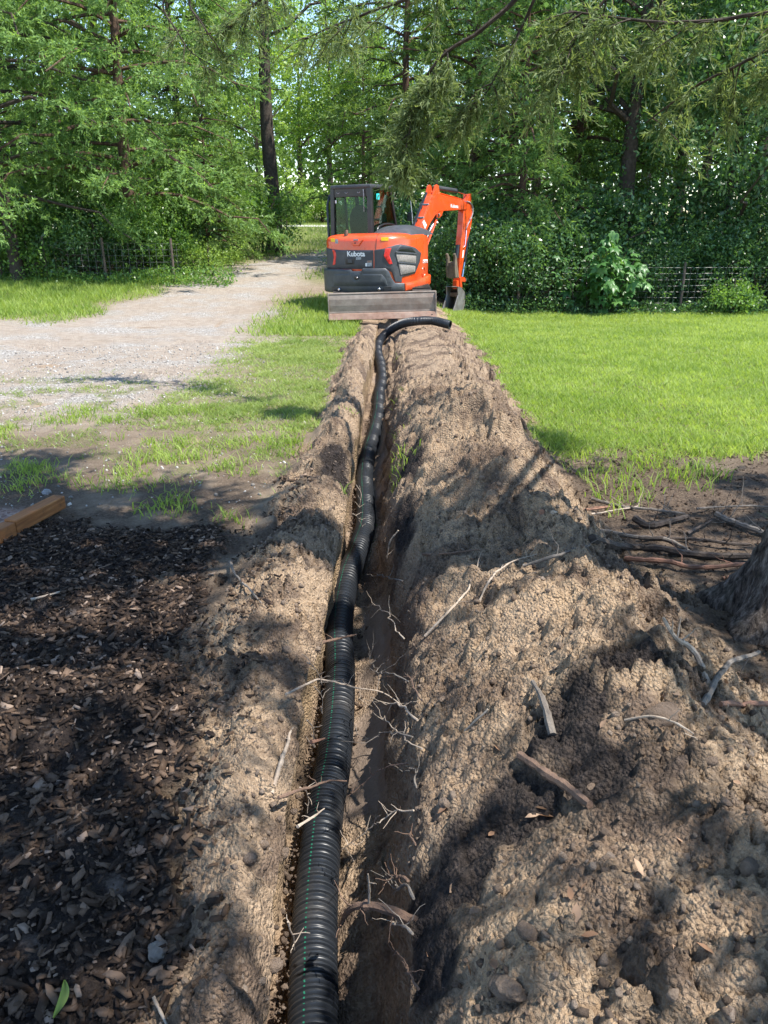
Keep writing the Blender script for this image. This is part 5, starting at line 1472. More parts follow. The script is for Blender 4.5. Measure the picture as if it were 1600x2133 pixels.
# ---- wire fences
MAT_WIRE = simple('fence_wire', (.26, .27, .26), (.17, .17, .16), 20, .5, .5)
MAT_POST = simple('fence_post', (.13, .095, .075), (.08, .06, .05), 15, .85, bump=.004)
def fence(name, label, a, b, H, nh, step, posts):
    a = np.array(a); b = np.array(b); L_ = float(np.linalg.norm(b - a)); d = (b - a) / L_
    o = empty(name, (a[0], a[1], gz(a[0], a[1]))); tag(o, label, 'fence')
    def zat(s): p = a + d * s; return gz(p[0], p[1]) - o.location.z
    for k in range(nh):
        mb = MB(); n = 14; r = np.random.default_rng(k)
        mb.tube([(d[0] * s, d[1] * s, .06 + zat(s) * 1.0 + (H - .06) * k / (nh - 1) + .006 * math.sin(s * 2 + k)) for s in np.linspace(0, L_, n)], .0028, 4)
        mb.build('wire', MAT_WIRE, o)
    mbv = MB(); mbv.tube([(0, 0, .04), (0, 0, H)], .0030, 4); first = mbv.build('wire', MAT_WIRE, o); me = first.data
    s = 0.0; k = 0
    while s < L_:
        w = first if k == 0 else link('wire', me, None, o)
        w.location = (d[0] * s, d[1] * s, zat(s)); s += step; k += 1
    pm = None
    for s in posts:
        if pm is None:
            mb = MB(); mb.tube([(0, 0, -.2), (.01, 0, H * .6), (0, .01, H + .12)], [.03, .028, .026], 7); q = mb.build('post', MAT_POST, o, True); pm = q.data
        else: q = link('post', pm, None, o)
        q.location = (d[0] * s, d[1] * s, zat(s))
fence('wire_fence', 'square mesh wire fence along the right edge of the lawn', (2.6, 17.95), (9.4, 17.85), .95, 8, .155, (.4, 4.05, 6.6))
fence('wire_fence', 'square mesh wire fence in the shade at the left edge of the yard', (-9.8, 18.85), (-4.6, 18.45), .85, 7, .16, (.9, 2.0, 3.4, 5.0))
# pale lane crossing the field far behind
mb = MB()
n = 40
xs = np.linspace(-18, 10, n)
vs = []
for x in xs: vs += [(x, 46.0 + .02 * x, float(base_z(x, 46.0)) + .03), (x, 48.4 + .02 * x, float(base_z(x, 48.4)) + .03)]
mb.add(vs, [(2 * i, 2 * i + 2, 2 * i + 3, 2 * i + 1) for i in range(n - 1)])
tag(mb.build('road', simple('pale_road', (.52, .50, .47), (.42, .40, .37), 3, .9)), 'pale lane crossing the field behind the excavator', 'road', kind='structure')

# ---- the wood that closes the view far behind: one mass
r = np.random.default_rng(571); n = 42000
x = r.uniform(-75, 75, n); y = r.uniform(74, 84, n)
top = 5 + 4 * vnoise(x * .16, y * 0, 572) + 3 * vnoise(x * .6, y * 0, 573)
z = base_z(x, y) + top * r.random(n) ** .8
O = np.stack([x, y, z], 1); D = unit(r.normal(0, 1, (n, 3)))
L_ = r.uniform(.35, .8, n); Q = leaf_quads(O, D, L_, L_ * .7, r); V = Q.reshape(-1, 3)
tag(link('far_wood', np_mesh('far_wood', V, np.arange(len(V)).reshape(-1, 4), False, {'tint': np.repeat(r.random(n), 4)}), MAT_BROAD), 'far wood closing the view behind the field', 'wood', kind='stuff')
# ================================================================== FOREGROUND CEDAR
TREE = np.array([1.67, 2.80])
fg = empty('foreground_cedar', (TREE[0], TREE[1], 0)); tag(fg, 'dark ridged cedar trunk at the right edge with boughs hanging over the view', 'tree')
# patches of the ground that the sun reaches through the boughs (centre and half-size in photograph pixels)
SUNNY = [(1130, 1310, 125, 90), (925, 1400, 85, 110), (1020, 1150, 130, 65), (1000, 900, 170, 120), (1330, 1245, 50, 30), (1110, 1820, 120, 120), (1060, 2060, 170, 80), (1470, 1700, 130, 130), (1215, 1610, 70, 40),
         (530, 1540, 90, 120), (470, 1750, 55, 60), (510, 2060, 75, 70), (225, 1200, 120, 32), (200, 1330, 130, 42), (90, 1475, 90, 40), (590, 1190, 110, 80), (150, 1640, 60, 40), (680, 1270, 70, 40), (690, 1620, 60, 120), (660, 1860, 60, 90), (60, 1230, 40, 30),
         (1500, 1010, 80, 25), (1260, 1000, 60, 30), (1400, 1090, 60, 20), (700, 1000, 80, 60), (380, 1070, 60, 20), (250, 960, 90, 30), (520, 950, 80, 30), (1560, 1330, 60, 25), (900, 1640, 50, 60), (340, 1880, 60, 30), (1540, 2020, 60, 50), (640, 1480, 50, 120), (615, 1750, 45, 130), (600, 1950, 40, 100), (690, 1250, 45, 70), (725, 1110, 45, 60), (740, 980, 45, 70), (800, 1500, 40, 90), (780, 1680, 45, 60), (770, 1850, 50, 90), (805, 1250, 40, 60), (815, 1000, 40, 70), (815, 920, 40, 50)]
SUN_W = []
for px, py, a, b in SUNNY:
    p = at_height(px, py, .12); q = at_height(px + a, py, .12); t_ = at_height(px, py - b, .12); u_ = at_height(px, py + b, .12)
    SUN_W.append((p[0], p[1], abs(q[0] - p[0]) + .03, abs(t_[1] - u_[1]) / 2 + .03))
SX, SY = SUN_DIR.x / SUN_DIR.z, SUN_DIR.y / SUN_DIR.z
def sunny(gx, gy):
    m = np.zeros_like(gx)
    for x, y, a, b in SUN_W: m = np.maximum(m, 1.25 - ((gx - x) / a) ** 2 - ((gy - y) / b) ** 2)
    return m + .55 * fbm(gx * 3.1, gy * 3.1, 611, 3)
rk = np.random.default_rng(612)
def keep_crown(P):
    """boughs stay out of the picture (hanging ones are built singly below) and leave the sunny gaps open"""
    x = P[:, 0] + TREE[0]; y = P[:, 1] + TREE[1]; z = P[:, 2]
    gx = x - SX * (z - .1); gy = y - SY * (z - .1)
    edge = np.interp(gx, [-6, -3, -1, .5, 1.2, 2.5, 5], [4.7, 5.0, 5.2, 5.5, 4.9, 4.6, 4.5]) + .5 * fbm(gx * 1.3, gy * 1.3, 613, 3)
    ok = (gy < edge) & (z > 2.15 + .26 * np.maximum(y, 0))
    bx = x - SX * (z - 2.5); by = y - SY * (z - 2.5)
    ok &= ~((bx > -.8) & (bx < 3.2) & (by > 4.1) & (by < 7.2))  # crown opened here so sun reaches the hanging boughs
    return ok & (sunny(gx, gy) < -.07 + .3 * rk.random(len(x)))
V, Fc, t, limbs = cedar(621, 7.2, 5.6, 2.6, 120, 1.1, 1.15, 9, .16, keep_crown)
link('crown', np_mesh('crown', V, Fc, False, {'tint': t}), MAT_OVER, fg)
print('crown tris', len(Fc))
# trunk with ridged bark and spreading root flare
nseg, nh = 96, 90
hs = np.concatenate([np.linspace(-.12, .6, 50), np.linspace(.62, 8.5, nh - 50)])
ang = np.arange(nseg) / nseg * 2 * np.pi
Hh, A = np.meshgrid(hs, ang, indexing='ij')
rad = .175 * (1 - .08 * np.maximum(Hh, 0)) + .17 * np.exp(-np.maximum(Hh + .02, 0) / .12) * (.55 + .45 * np.cos(A * 5 + .6) * (.6 + .4 * np.cos(A * 2 + 1))) + .05 * np.exp(-np.maximum(Hh, 0) / .35)
rad = np.maximum(rad, .02)
ridge = np.abs(np.sin(A * 13 + 1.6 * fbm(A * 2, Hh * 1.6, 631, 3) * 3)) ** .7
rad = rad - .032 * ridge + .012 * fbm(A * 9, Hh * 2.2, 633, 3) + .01 * fbm(A * 3, Hh * 9, 635, 3)
lean_x = .10 * np.maximum(Hh, 0)
Vt = np.stack([rad * np.cos(A) + lean_x, rad * np.sin(A), Hh], -1)
i = np.arange(nh - 1)[:, None] * nseg; k = np.arange(nseg)[None, :]
Fq = np.stack([i + k, i + (k + 1) % nseg, i + nseg + (k + 1) % nseg, i + nseg + k], -1).reshape(-1, 4)
m, nt, out = nodes_of('ridged_bark')
tc = N(nt, 'ShaderNodeTexCoord').outputs['Object']
mp = N(nt, 'ShaderNodeMapping'); mp.inputs['Scale'].default_value = (1, 1, .16); nt.links.new(tc, mp.inputs['Vector'])
fib = noise(nt, 55, 6, .7, mp.outputs[0])
cc = ramp(nt, fib, [(.36, (.018, .014, .012)), (.5, (.11, .087, .071)), (.68, (.30, .25, .21))])
cc = mix(nt, ramp(nt, noise(nt, 7, 4, .6, tc), [(.5, (0, 0, 0)), (.7, (.5, .5, .5))]), cc, (.12, .115, .085))
principled(nt, out, cc, .92, 0, .2, fib, .02, 1.0)
MAT_RIDGED = m
link('trunk', np_mesh('trunk', Vt.reshape(-1, 3), Fq, True), MAT_RIDGED, fg).location = (0, 0, gz(TREE[0] - .45, TREE[1] - .1) - .02)
mb = MB()
for path, br in limbs[::2]: mb.tube([tuple(p) for p in path[:6]], [br * 1.1 * (1 - .15 * q) for q in range(6)], 6, False)
# cut limbs out of the picture, and where they would shade the sunny gaps
lo = mb.build('limbs', MAT_TRUNK_RED, fg, True)
bm = bmesh.new(); bm.from_mesh(lo.data); bm.verts.ensure_lookup_table()
kp = keep_crown(np.array([v.co[:] for v in bm.verts]))
bmesh.ops.delete(bm, geom=[v for q, v in enumerate(bm.verts) if not kp[q] and v.co.xy.length > .5], context='VERTS'); bm.to_mesh(lo.data); bm.free()

# ---- boughs that hang into the picture
def bough(pix, r0, r1, seed, side_n, side_l, spray_n, bare=.15, down=.55, leaf=.5, fol=True, from_trunk=None, mat=MAT_OVER):
    pts = [at_depth(a, b, d) for a, b, d in pix]
    if from_trunk is not None: pts = [np.array([TREE[0] + .1, TREE[1], from_trunk])] + pts
    C = catmull(pts, .05); r = np.random.default_rng(seed); n = len(C)
    C[1:-1] += np.cumsum(r.normal(0, .0025, (n - 2, 3)), 0) * np.sin(np.linspace(0, np.pi, n - 2))[:, None]
    mb = MB(); mb.tube([tuple(c - np.array([TREE[0], TREE[1], 0])) for c in C], list(np.linspace(r0, r1, n)), 7)
    n0 = 0
    for q, p in enumerate(C):
        if p[1] < .2 or (p[2] - EYE) / max(p[1], .1) > .27: n0 = q
    seg = C[n0:] if len(C) - n0 > 4 else C
    TT = []; TI = []
    d_ = seg[-1] - seg[0]; d_ = d_ / np.linalg.norm(d_)
    for _ in range(side_n):
        u = r.uniform(bare, 1.0); p = seg[int(u * (len(seg) - 1))]
        a = unit(np.array([r.normal(0, .8), r.normal(0, .8), -down + r.normal(0, .35)]) + d_ * .7)
        L_ = side_l * r.uniform(.45, 1.1)
        s = np.linspace(0, 1, 6)[:, None]
        path = p + a * (L_ * s) + np.array([0, 0, -1.0]) * (L_ * .30 * s ** 2) + np.cumsum(r.normal(0, .02 * L_, (6, 3)), 0) * (s > 0)
        mb.tube([tuple(c - np.array([TREE[0], TREE[1], 0])) for c in path], list(np.linspace(.006, .0018, 6)), 4)
        if not fol: continue
        q = r.uniform(.15, 1, spray_n)
        P = np.stack([np.interp(q, s[:, 0], path[:, c]) for c in range(3)], 1)
        tw = unit(a * .5 + r.normal(0, .65, (spray_n, 3)) + np.array([0, 0, -.5]))
        T, ti = sprays(P, tw, r.uniform(.10, .24, spray_n), 15, .055 * leaf / .5, .0105 * leaf / .5, r, .55)
        TT.append(T); TI.append(ti)
    o = mb.build('branch', MAT_TRUNK, fg, True)
    if TT:
        T = np.concatenate(TT).reshape(-1, 3) - np.array([TREE[0], TREE[1], 0])
        link('foliage', np_mesh('foliage', T, np.arange(len(T)).reshape(-1, 3), False, {'tint': np.concatenate(TI)}), mat, o)
    return o
D5 = 5.4
bough([(1115, -70, 4.9), (1075, 0, 5.1), (1000, 68, 5.2), (930, 112, 5.3), (885, 165, 5.4), (862, 230, 5.5), (848, 300, 5.5), (838, 350, 5.6)], .046, .006, 641, 30, .20, 17, .62, .75, .5, True, 3.1)
bough([(1720, 10, 4.2), (1600, 30, 4.4), (1500, 46, 4.6), (1400, 50, 4.7), (1300, 40, 4.9), (1180, 22, 5.1)], .026, .006, 643, 28, .30, 13, .05, .45, .5, True, 2.9)
bough([(1740, 70, 4.3), (1600, 106, 4.5), (1535, 140, 4.6), (1470, 170, 4.8), (1400, 215, 5.0), (1340, 260, 5.2)], .024, .005, 644, 28, .32, 13, .05, .6, .5, True, 2.8)
bough([(1130, -40, 5.0), (1085, 60, 5.2), (1040, 150, 5.3), (1005, 205, 5.4), (960, 240, 5.5)], .012, .003, 646, 14, .24, 12, .1, .3)
bough([(960, -60, 5.4), (860, -10, 5.7), (760, 30, 6.0), (680, 60, 6.3), (620, 90, 6.5)], .018, .004, 647, 18, .34, 12, .1, .2)
bough([(420, -60, 6.4), (340, 0, 6.6), (365, 60, 6.6), (400, 110, 6.7), (470, 150, 6.9)], .012, .003, 648, 6, .24, 8, .4, .2)
bough([(440, -50, 6.4), (392, 0, 6.6), (425, 60, 6.6), (470, 125, 6.8), (500, 140, 7.0)], .010, .003, 649, 6, .22, 8, .4, .2)
bough([(640, -60, 6.2), (560, -10, 6.4), (500, 40, 6.6), (450, 80, 6.7)], .012, .003, 650, 16, .30, 10, .2, .2)
bough([(1385, -40, 4.8), (1372, 20, 4.9), (1350, 90, 5.0), (1338, 140, 5.1)], .006, .002, 651, 8, .15, 8, .2, .6)
bough([(1300, -50, 4.9), (1230, 40, 5.0), (1180, 120, 5.2), (1150, 180, 5.3)], .012, .003, 652, 16, .32, 12, .1, .5)
# ================================================================== TIMBER, STICKS, ROOTS, CLODS, STONES
m, nt, out = nodes_of('stained_timber')
tc = N(nt, 'ShaderNodeTexCoord').outputs['Object']
mp = N(nt, 'ShaderNodeMapping'); mp.inputs['Scale'].default_value = (2, 30, 30); nt.links.new(tc, mp.inputs['Vector'])
g = noise(nt, 1.6, 5, .65, mp.outputs[0])
cc = ramp(nt, g, [(.3, (.17, .062, .02)), (.55, (.30, .12, .038)), (.75, (.38, .18, .065))])
cc = mix(nt, ramp(nt, noise(nt, 9, 5, .7, tc), [(.6, (0, 0, 0)), (.75, (.8, .8, .8))]), cc, (.09, .045, .025))
principled(nt, out, cc, .7, 0, .35, g, .006, .8)
MAT_TIMBER = m
td = TIM_B - TIM_A; tl = float(np.linalg.norm(td[:2])); ta = math.atan2(td[1], td[0])
def timber(label, s0, s1, dz, roll):
    mb = MB(); mb.rbox((0, 0, 0), (s1 - s0, .074, .074), .006)
    o = mb.build('landscape_timber', MAT_TIMBER)
    p = TIM_A + td * ((s0 + s1) / 2 / tl)
    o.location = (p[0], p[1], .040 + dz); o.rotation_euler = (roll, 0, ta)
    tag(o, label, 'timber', 'landscape timbers edging the mulch')
timber('orange brown landscape timber whose cut end faces the trench', tl * .62 + .004, tl, .012, .02)
timber('landscape timber behind the cut one, running out at the left edge', -.2, tl * .62, .004, -.03)

MAT_STICK = {'brown': simple('stick_brown', (.17, .105, .072), (.09, .056, .04), 30, .85, bump=.006, bscale=120),
             'pale': simple('stick_pale', (.40, .33, .26), (.25, .195, .15), 30, .8, bump=.004, bscale=120),
             'grey': simple('stick_grey', (.20, .175, .15), (.11, .092, .078), 25, .9, bump=.008, bscale=90),
             'red': simple('stick_red', (.26, .135, .085), (.15, .075, .05), 25, .85, bump=.006, bscale=90),
             'dark': simple('stick_dark', (.07, .052, .042), (.035, .027, .022), 25, .9, bump=.008, bscale=90)}
rs = np.random.default_rng(801)
def stick(name, label, pix, r0, r1, mat, lift=None, twigs=0, twig_l=.1, group=None, cat='stick', jit=.5, hs=None):
    """pix: points in the photograph; each is laid on the ground there, plus lift (or set to height hs)"""
    P = []
    for k, q in enumerate(pix):
        if hs is not None and hs[k] is not None: p = at_height(q[0], q[1], hs[k])
        else:
            p = on_ground(q[0], q[1]); p = np.array([p[0], p[1], p[2] + r0 * .7 + (0 if lift is None else lift[k])])
        P.append(p)
    ln = sum(np.linalg.norm(P[k + 1] - P[k]) for k in range(len(P) - 1))
    C = catmull(P, max(.012, ln / 26)); n = len(C)
    C[1:-1] += np.cumsum(rs.normal(0, jit * ln * .006, (n - 2, 3)), 0) * np.sin(np.linspace(0, np.pi, n - 2))[:, None] if n > 3 else 0
    base = C[0].copy(); mb = MB()
    rr = np.linspace(r0, r1, n) * (1 + .12 * rs.normal(size=n))
    mb.tube([tuple(c - base) for c in C], list(np.maximum(rr, .0008)), 7)
    o = mb.build(name, MAT_STICK[mat], None, True); o.location = base
    tag(o, label, cat, group)
    for k in range(twigs):
        c = C[rs.integers(n // 5, n)] - base; a = unit(rs.normal(0, .7, 3) + np.array([0, 0, .5])); L_ = twig_l * rs.uniform(.4, 1.1)
        s = np.linspace(0, 1, 5)[:, None]
        path = c + a * (L_ * s) + np.cumsum(rs.normal(0, .05 * L_, (5, 3)), 0) * (s > 0)
        mb = MB(); mb.tube([tuple(p) for p in path], list(np.linspace(min(max(r1 * .5, .0014), .0035), .0007, 5)), 5); mb.build('twig', MAT_STICK[mat], o, True)
    return o
S = stick
S('stick', 'thick brown bark stick lying slanted on the dark soil of the right bank', [(1082, 1578), (1150, 1625), (1232, 1686)], .0125, .011, 'brown')
S('stick', 'split wedge of pale wood standing on the right bank', [(1108, 1440), (1132, 1490), (1152, 1540)], .006, .012, 'grey', [.03, .03, .0])
S('stick', 'crooked lichen grey branch end rising left of the trunk', [(1372, 1350), (1400, 1372), (1440, 1395), (1478, 1442)], .005, .012, 'pale', [.10, .07, .05, .0], 3, .07)
S('stick', 'forked grey stick leaning up before the tree roots', [(1462, 1472), (1510, 1430), (1572, 1402)], .010, .007, 'grey', [0, .05, .08], 2, .08)
S('stick', 'reddish stick lying flat at the right edge below the trunk', [(1500, 1470), (1560, 1468), (1640, 1472)], .008, .009, 'red')
S('stick', 'pale straw sliver on the crest of the right bank', [(968, 1530), (1000, 1508), (1016, 1496)], .0035, .003, 'pale', [.01, .02, .03])
S('stick', 'thin pale arching twig below the big clod on the right bank', [(1300, 1508), (1360, 1515), (1430, 1535), (1490, 1572)], .0035, .002, 'pale', [.01, .03, .02, 0], 2, .05)
S('root', 'broken root with frayed end sticking out over the trench floor', [(868, 1924), (820, 1900), (770, 1888), (728, 1896), (708, 1930)], .014, .005, 'brown', None, 7, .09, None, 'root', .4, [-.06, -.05, -.05, -.09, -.20])
S('root', 'upright twig on the broken root in the trench', [(768, 1886), (770, 1850), (766, 1815)], .004, .0015, 'pale', None, 1, .03, None, 'root', .6, [-.05, .02, .09])
S('root', 'brown root lying across the pipe from the left wall, upper one', [(648, 1345), (690, 1335), (742, 1322)], .007, .004, 'brown', None, 3, .05, None, 'root', .3, [-.02, -.10, -.18])
S('root', 'thin root arching over the pipe and far across the trench', [(596, 1446), (650, 1422), (690, 1420), (740, 1432), (800, 1442), (850, 1480)], .0045, .0018, 'pale', None, 5, .06, None, 'root', .5, [.10, .06, .0, -.06, -.12, -.14])
S('stick', 'pale dry stick leaning on the left lip of the trench', [(566, 1656), (590, 1590), (618, 1530)], .007, .003, 'pale', [.0, .02, .05], 4, .05)
S('root', 'short pink brown root stub pointing over the pipe', [(648, 1546), (664, 1542), (682, 1536)], .007, .002, 'red', None, 1, .03, None, 'root', .2, [.04, .03, .02])
S('root', 'brown root reaching across the pipe, lower one', [(580, 1662), (640, 1640), (690, 1628), (722, 1627)], .005, .002, 'brown', None, 3, .05, None, 'root', .5, [.10, .05, .0, -.05])
S('root', 'pale splinter root above the pipe below the lower root', [(620, 1722), (650, 1702), (676, 1684)], .005, .0015, 'pale', None, 2, .04, None, 'root', .3, [.07, .05, .02])
S('root', 'white twig poking in from the bottom edge on the left', [(322, 2092), (335, 2118), (352, 2150)], .0035, .003, 'pale', [.02, .015, .01])
S('stick', 'dark bent twig on the left bank above the mulch', [(480, 1180), (500, 1215), (548, 1262)], .007, .003, 'grey', [.02, .02, .0], 2, .05)
S('stick', 'thin straight twig lying along the top of the left bank', [(430, 1130), (480, 1124), (530, 1130)], .004, .002, 'brown', [.01, .02, .01], 2, .05)
S('stick', 'flat pale sliver of wood on the mulch', [(66, 1256), (100, 1248), (132, 1238)], .006, .004, 'pale', [.012, .014, .012])
S('root', 'long root running up the slope of the right bank', [(885, 1332), (930, 1290), (975, 1240), (998, 1180)], .0055, .0025, 'pale', [.01, .02, .02, .02], 6, .08, None, 'root')
S('root', 'root arching beside the long one on the right bank', [(998, 1260), (1020, 1225), (1060, 1185), (1120, 1160)], .005, .002, 'pale', [.01, .03, .02, .01], 6, .08, None, 'root')
S('root', 'straight brown root high on the right bank near the trench', [(880, 1160), (930, 1158), (1000, 1150)], .006, .003, 'brown', [.01, .01, .01], 2, .06, None, 'root')
S('root', 'root curling down the right lip beside the pipe bend', [(830, 1105), (812, 1130), (806, 1165)], .005, .002, 'pale', None, 2, .05, None, 'root', .5, [.05, -.02, -.12])
# roots growing out of the right trench wall
wall_roots = [((880, 1460), (830, 1420), (792, 1410)), ((870, 1500), (820, 1470), (745, 1455)), ((860, 1535), (800, 1522), (742, 1530)), ((850, 1590), (790, 1600), (722, 1662)), ((862, 1688), (800, 1700), (712, 1770)),
              ((862, 1872), (838, 1820), (812, 1766)), ((872, 2060), (842, 2010), (804, 1962)), ((880, 1560), (846, 1540), (800, 1490)), ((868, 1640), (852, 1600), (836, 1560)), ((850, 1835), (826, 1812), (800, 1796)), ((842, 1330), (800, 1290), (752, 1262)),
              ((852, 1420), (806, 1395), (770, 1370)), ((866, 1760), (850, 1725), (838, 1700)), ((860, 1945), (838, 1930), (812, 1935)), ((838, 1210), (812, 1200), (770, 1196))]
for k, w in enumerate(wall_roots):
    S('root', 'fine pale root hanging out of the right trench wall', list(w), .0028 + .0016 * (k % 4 == 1), .0009, ('brown', 'pale', 'grey')[k % 3], None, 3 + (k * 5) % 7, .05 + .03 * (k % 3), 'fine roots hanging from the right trench wall', 'root', 1.9, [.02 - .03 * (k % 2), -.06, -.16 - .05 * (k % 3)])
wl = [((655, 1430), (668, 1450), (672, 1490)), ((640, 1500), (652, 1520), (655, 1560)), ((625, 1640), (640, 1655), (640, 1700)), ((640, 1380), (660, 1395), (672, 1430)), ((600, 1920), (608, 1950), (614, 1980)), ((742, 1010), (752, 1030), (748, 1060)), ((735, 1070), (750, 1080), (756, 1100))]
for k, w in enumerate(wl):
    S('root', 'fine hair root at the left lip of the trench', list(w), .0022, .0009, 'pale', None, 4, .045, 'fine roots at the left lip of the trench', 'root', 1.2, [.06, .0, -.08])
# fallen branches on the shaded ground
F_ = [('knobbly dark branch lying nearest the lawn', [(1232, 1046), (1300, 1058), (1370, 1072), (1425, 1078)], .010, .006, 'grey', 6),
      ('short thick log-like branch with an upturned end', [(1318, 1094), (1350, 1100), (1400, 1092), (1432, 1084)], .020, .014, 'dark', 2),
      ('long thick dark branch running to the tree trunk', [(1232, 1134), (1320, 1148), (1400, 1160), (1480, 1166), (1578, 1172)], .020, .016, 'dark', 6),
      ('grey branch arching over the long thick one', [(1240, 1110), (1310, 1118), (1380, 1124), (1425, 1145), (1434, 1158)], .011, .008, 'grey', 5),
      ('reddish peeled branch in front of the fallen branches', [(1300, 1172), (1380, 1180), (1450, 1192), (1572, 1188)], .013, .010, 'red', 3),
      ('thick branch rising toward the right edge by the trunk', [(1488, 1084), (1530, 1096), (1596, 1120)], .017, .013, 'grey', 5),
      ('brown branch tip poking out of the soil bank', [(1128, 1072), (1190, 1068), (1270, 1064)], .012, .007, 'red', 8),
      ('pale root-like branch beside the brown tip', [(1150, 1080), (1220, 1076), (1300, 1068), (1330, 1060)], .008, .004, 'pale', 6),
      ('dark brushy twig pile end under the right branch', [(1430, 1124), (1470, 1100), (1520, 1062)], .008, .003, 'dark', 14),
      ('slender twig lying across the weeds', [(1450, 1070), (1520, 1062), (1600, 1062)], .006, .004, 'grey', 3),
      ('short red brown stick by the tree foot', [(1505, 1208), (1540, 1200), (1580, 1197)], .008, .006, 'red', 1),
      ('thin bare branch fanning over the soil bank', [(1090, 1190), (1160, 1172), (1230, 1146)], .007, .004, 'grey', 5),
      ('dark branch half hidden behind the long thick one', [(1330, 1128), (1420, 1128), (1500, 1142), (1560, 1146)], .010, .007, 'dark', 6)]
for lab, px, a, b, mt, tw in F_:
    S('fallen_branch', lab, px, a, b, mt, [rs.uniform(0, .03) for _ in px], tw, .16, 'fallen branches left of the tree trunk', 'branch', .5)

# ---- single clods
def clod(px, py, rad, label, group=None, seed=0, flat=.8, mat=None, name='soil_clod', cat='clod'):
    p = on_ground(px, py); r = np.random.default_rng(seed); v, f = ico(4)
    q1 = v[:, 0] + v[:, 2] * .7 + seed * 3.1; q2 = v[:, 1] - v[:, 2] * .6 + seed * 1.7
    h = .85 + .26 * fbm(q1 * 1.1, q2 * 1.1, seed, 4, .6)
    if mat is None: h = h + .22 * lumps(q1, q2, .55, seed + 5, .2, .7) + .4 * lumps(q1, q2, .26, seed + 6, .3, .75) + .5 * lumps(q1, q2, .13, seed + 7, .3, .75)
    else: h = h + .2 * fbm(q1 * 4, q2 * 4, seed + 3, 3)
    V = v * h[:, None] * np.array([1.15, .9, flat]) * rad * .86
    o = link(name, np_mesh(name, V, f, mat is not None, {'tint': np.full(len(V), r.uniform(.3, .7))}), mat or MAT_CLOD)
    o.location = (p[0], p[1], p[2] + rad * (-.15 if mat is None else .2)); o.rotation_euler = (r.normal(0, .3), r.normal(0, .3), r.uniform(0, 6)); tag(o, label, cat, group)
clod(1382, 1490, .062, 'large square clod beside the black soil on the right bank', seed=3)
clod(1098, 1936, .032, 'smooth oval clod in the lower right bank', seed=8, flat=.7)
clod(990, 1905, .035, 'pale rounded clod left of the smooth oval one', seed=9)
clod(1232, 1640, .02, 'tan clod at the lower end of the brown stick', seed=12)
clod(1060, 2050, .05, 'broad sunken clod near the bottom edge', seed=14, flat=.5)
gcl = 'fist sized clods on the right bank'
rc = np.random.default_rng(811)
for k in range(20):
    px = rc.uniform(880, 1580); py = rc.uniform(1000, 2110) if k > 12 else rc.uniform(720, 1000)
    q = on_ground(px, py)
    if bank_right(np.array([q[0]]), np.array([q[1]]))[1][0] < .5: continue
    clod(px, py, rc.uniform(.013, .030), 'rough clod of tan earth lying on the right bank', gcl, 820 + k)
for k in range(12):
    px = rc.uniform(440, 640); py = rc.uniform(1150, 2100)
    q = on_ground(px, py)
    if bank_left(np.array([q[0]]), np.array([q[1]]))[1][0] < .4: continue
    clod(px, py, rc.uniform(.010, .026), 'rough clod of earth lying on the left bank', 'clods on the left bank', 880 + k)
MAT_CHUNK = simple('bark_chunk', (.26, .155, .10), (.15, .088, .058), 30, .75, bump=.006, bscale=80)
MAT_STONE = simple('grey_stone', (.27, .27, .275), (.17, .17, .18), 40, .75, bump=.004, bscale=100)
clod(284, 1776, .034, 'reddish chunk of bark on the mulch', seed=31, flat=.35, mat=MAT_CHUNK, name='bark_chunk', cat='bark')
clod(328, 1985, .034, 'flat grey brown slab of wood on the mulch near the bottom', seed=32, flat=.4, mat=MAT_STICK['grey'], name='wood_slab', cat='wood')
clod(98, 1028, .035, 'bluish grey stone beside the end of the timber', seed=33, mat=MAT_STONE, name='stone', cat='stone')
clod(146, 1052, .016, 'small white stone at the end of the timber', seed=34, mat=simple('white_stone', (.55, .52, .48), (.42, .4, .36), 40, .7), name='stone', cat='stone')
# large single pieces of bark on the mulch
cm = []
for q in range(5):
    V, Fc, t = chips(1, 0, .001, 0, .001, lambda x, y: x * 0 + 1, 900 + q, .06, .061)
    V = V - V.mean(0); cm.append(np_mesh('bark_piece', V, Fc, False, {'tint': np.full(len(V), (.55, .7, .82, .92, .4)[q])}))
    cm[-1].materials.append(MAT_BARK)
rc = np.random.default_rng(831)
for k in range(90):
    px = rc.uniform(0, 420); py = rc.uniform(1180, 2120); q = on_ground(px, py)
    if m_mulch(q[0], q[1]) < .5: continue
    o = link('bark_piece', cm[rc.integers(5)]); o.location = (q[0], q[1], q[2] + .012); s_ = rc.uniform(.5, 1.15); o.scale = (s_, s_ * rc.uniform(.6, 1.1), s_)
    o.rotation_euler = (rc.normal(0, .35), rc.normal(0, .3), rc.uniform(0, 6.28)); tag(o, 'large flat piece of bark lying on the mulch', 'bark', 'large bark pieces on the mulch')
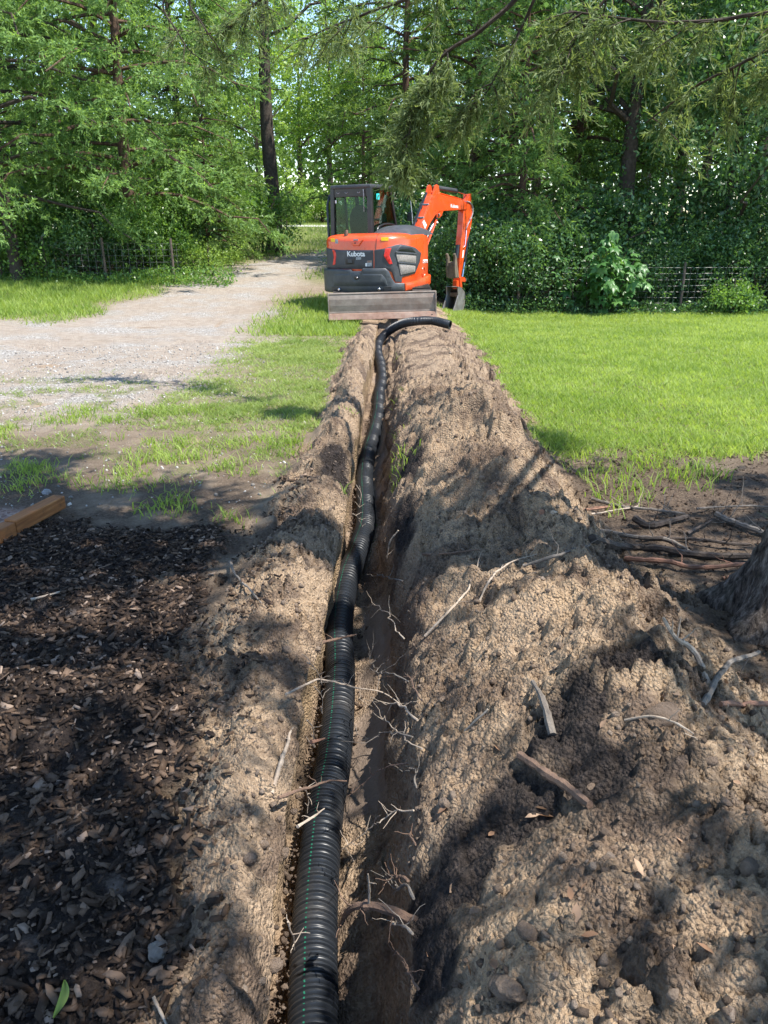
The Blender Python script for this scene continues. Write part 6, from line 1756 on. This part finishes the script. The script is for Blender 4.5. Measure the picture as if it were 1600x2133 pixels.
# fresh green leaf at the bottom left
q = on_ground(126, 2092); n = 9; V = []; Fc = []
for i in range(n):
    s = i / (n - 1); w = .012 * math.sin(math.pi * min(1, s * .95 + .03)) ** .8
    z = .020 + .012 * math.sin(s * 2.6); x = .012 * math.sin(s * 3)
    w *= .8; V += [(x - w, -.035 + .07 * s, z + .006), (x, -.035 + .07 * s, z), (x + w, -.035 + .07 * s, z + .007)]
for i in range(n - 1):
    for j in range(2): Fc.append((3 * i + j, 3 * i + j + 1, 3 * i + j + 4, 3 * i + j + 3))
lf1 = link('leaf', np_mesh('leaf', np.array(V), np.array(Fc), True, {'tint': np.full(len(V), .8)}), MAT_GRASS); lf1.location = q; lf1.rotation_euler = (.25, .1, .05)
tag(lf1, 'fresh green leaf lying on the mulch at the bottom left', 'leaf')
# small dead leaves on the right bank
MAT_DRY = leaf_mat('dry_leaf', (.22, .12, .07), (.42, .29, .20), .25, .7, .2, (1.1, 1, .8))
lv2 = np.array([(0, 0, 0), (-.35, .35, .08), (-.3, .7, .1), (0, 1, .02), (.3, .7, .1), (.35, .35, .08), (0, .5, -.02)]); lf2 = np.array([(0, 6, 1), (1, 6, 2), (2, 6, 3), (3, 6, 4), (4, 6, 5), (5, 6, 0)])
dm = [np_mesh('dry_leaf', lv2, lf2, False, {'tint': np.full(7, tt)}) for tt in (.2, .6, 1.0)]
for me in dm: me.materials.append(MAT_DRY)
for k in range(40):
    px, py = ((1120, 1760), (1340, 1830), (1225, 1840), (1190, 1880), (1125, 1700), (1140, 1690))[k] if k < 6 else (rc.uniform(880, 1590), rc.uniform(1500, 2120)) if k < 24 else (rc.uniform(1300, 1590), rc.uniform(1200, 1480))
    q = on_ground(px, py); o = link('dry_leaf', dm[rc.integers(3)]); o.location = (q[0], q[1], q[2] + .006); s_ = rc.uniform(.015, .032); o.scale = (s_, s_ * 1.3, s_); o.rotation_euler = (rc.normal(0, .5), rc.normal(0, .5), rc.uniform(0, 6.28))
    tag(o, 'small dry curled leaf lying on the earth right of the trench', 'leaf', 'dry leaves right of the trench')
# green tufts on the lips of the trench
sp = []
for px, py, k in ((832, 958, 1.0), (838, 985, .8), (815, 1082, .9), (800, 1112, .8), (812, 1060, .5), (828, 905, .5), (740, 960, .5), (722, 1030, .4), (826, 830, .6), (820, 760, .5), (1175, 965, .8), (710, 745, .6), (700, 760, .6), (1200, 990, .6)):
    p = on_ground(px, py); sp.append((p[0], p[1], k))
x, y, h, w = tufts(sp, 841, 26, .03, .09, .05)
grass('lip_tufts', 'small green tufts clinging to the lips of the trench', x, y, h, w, .8, 842, 2, MAT_GRASS)
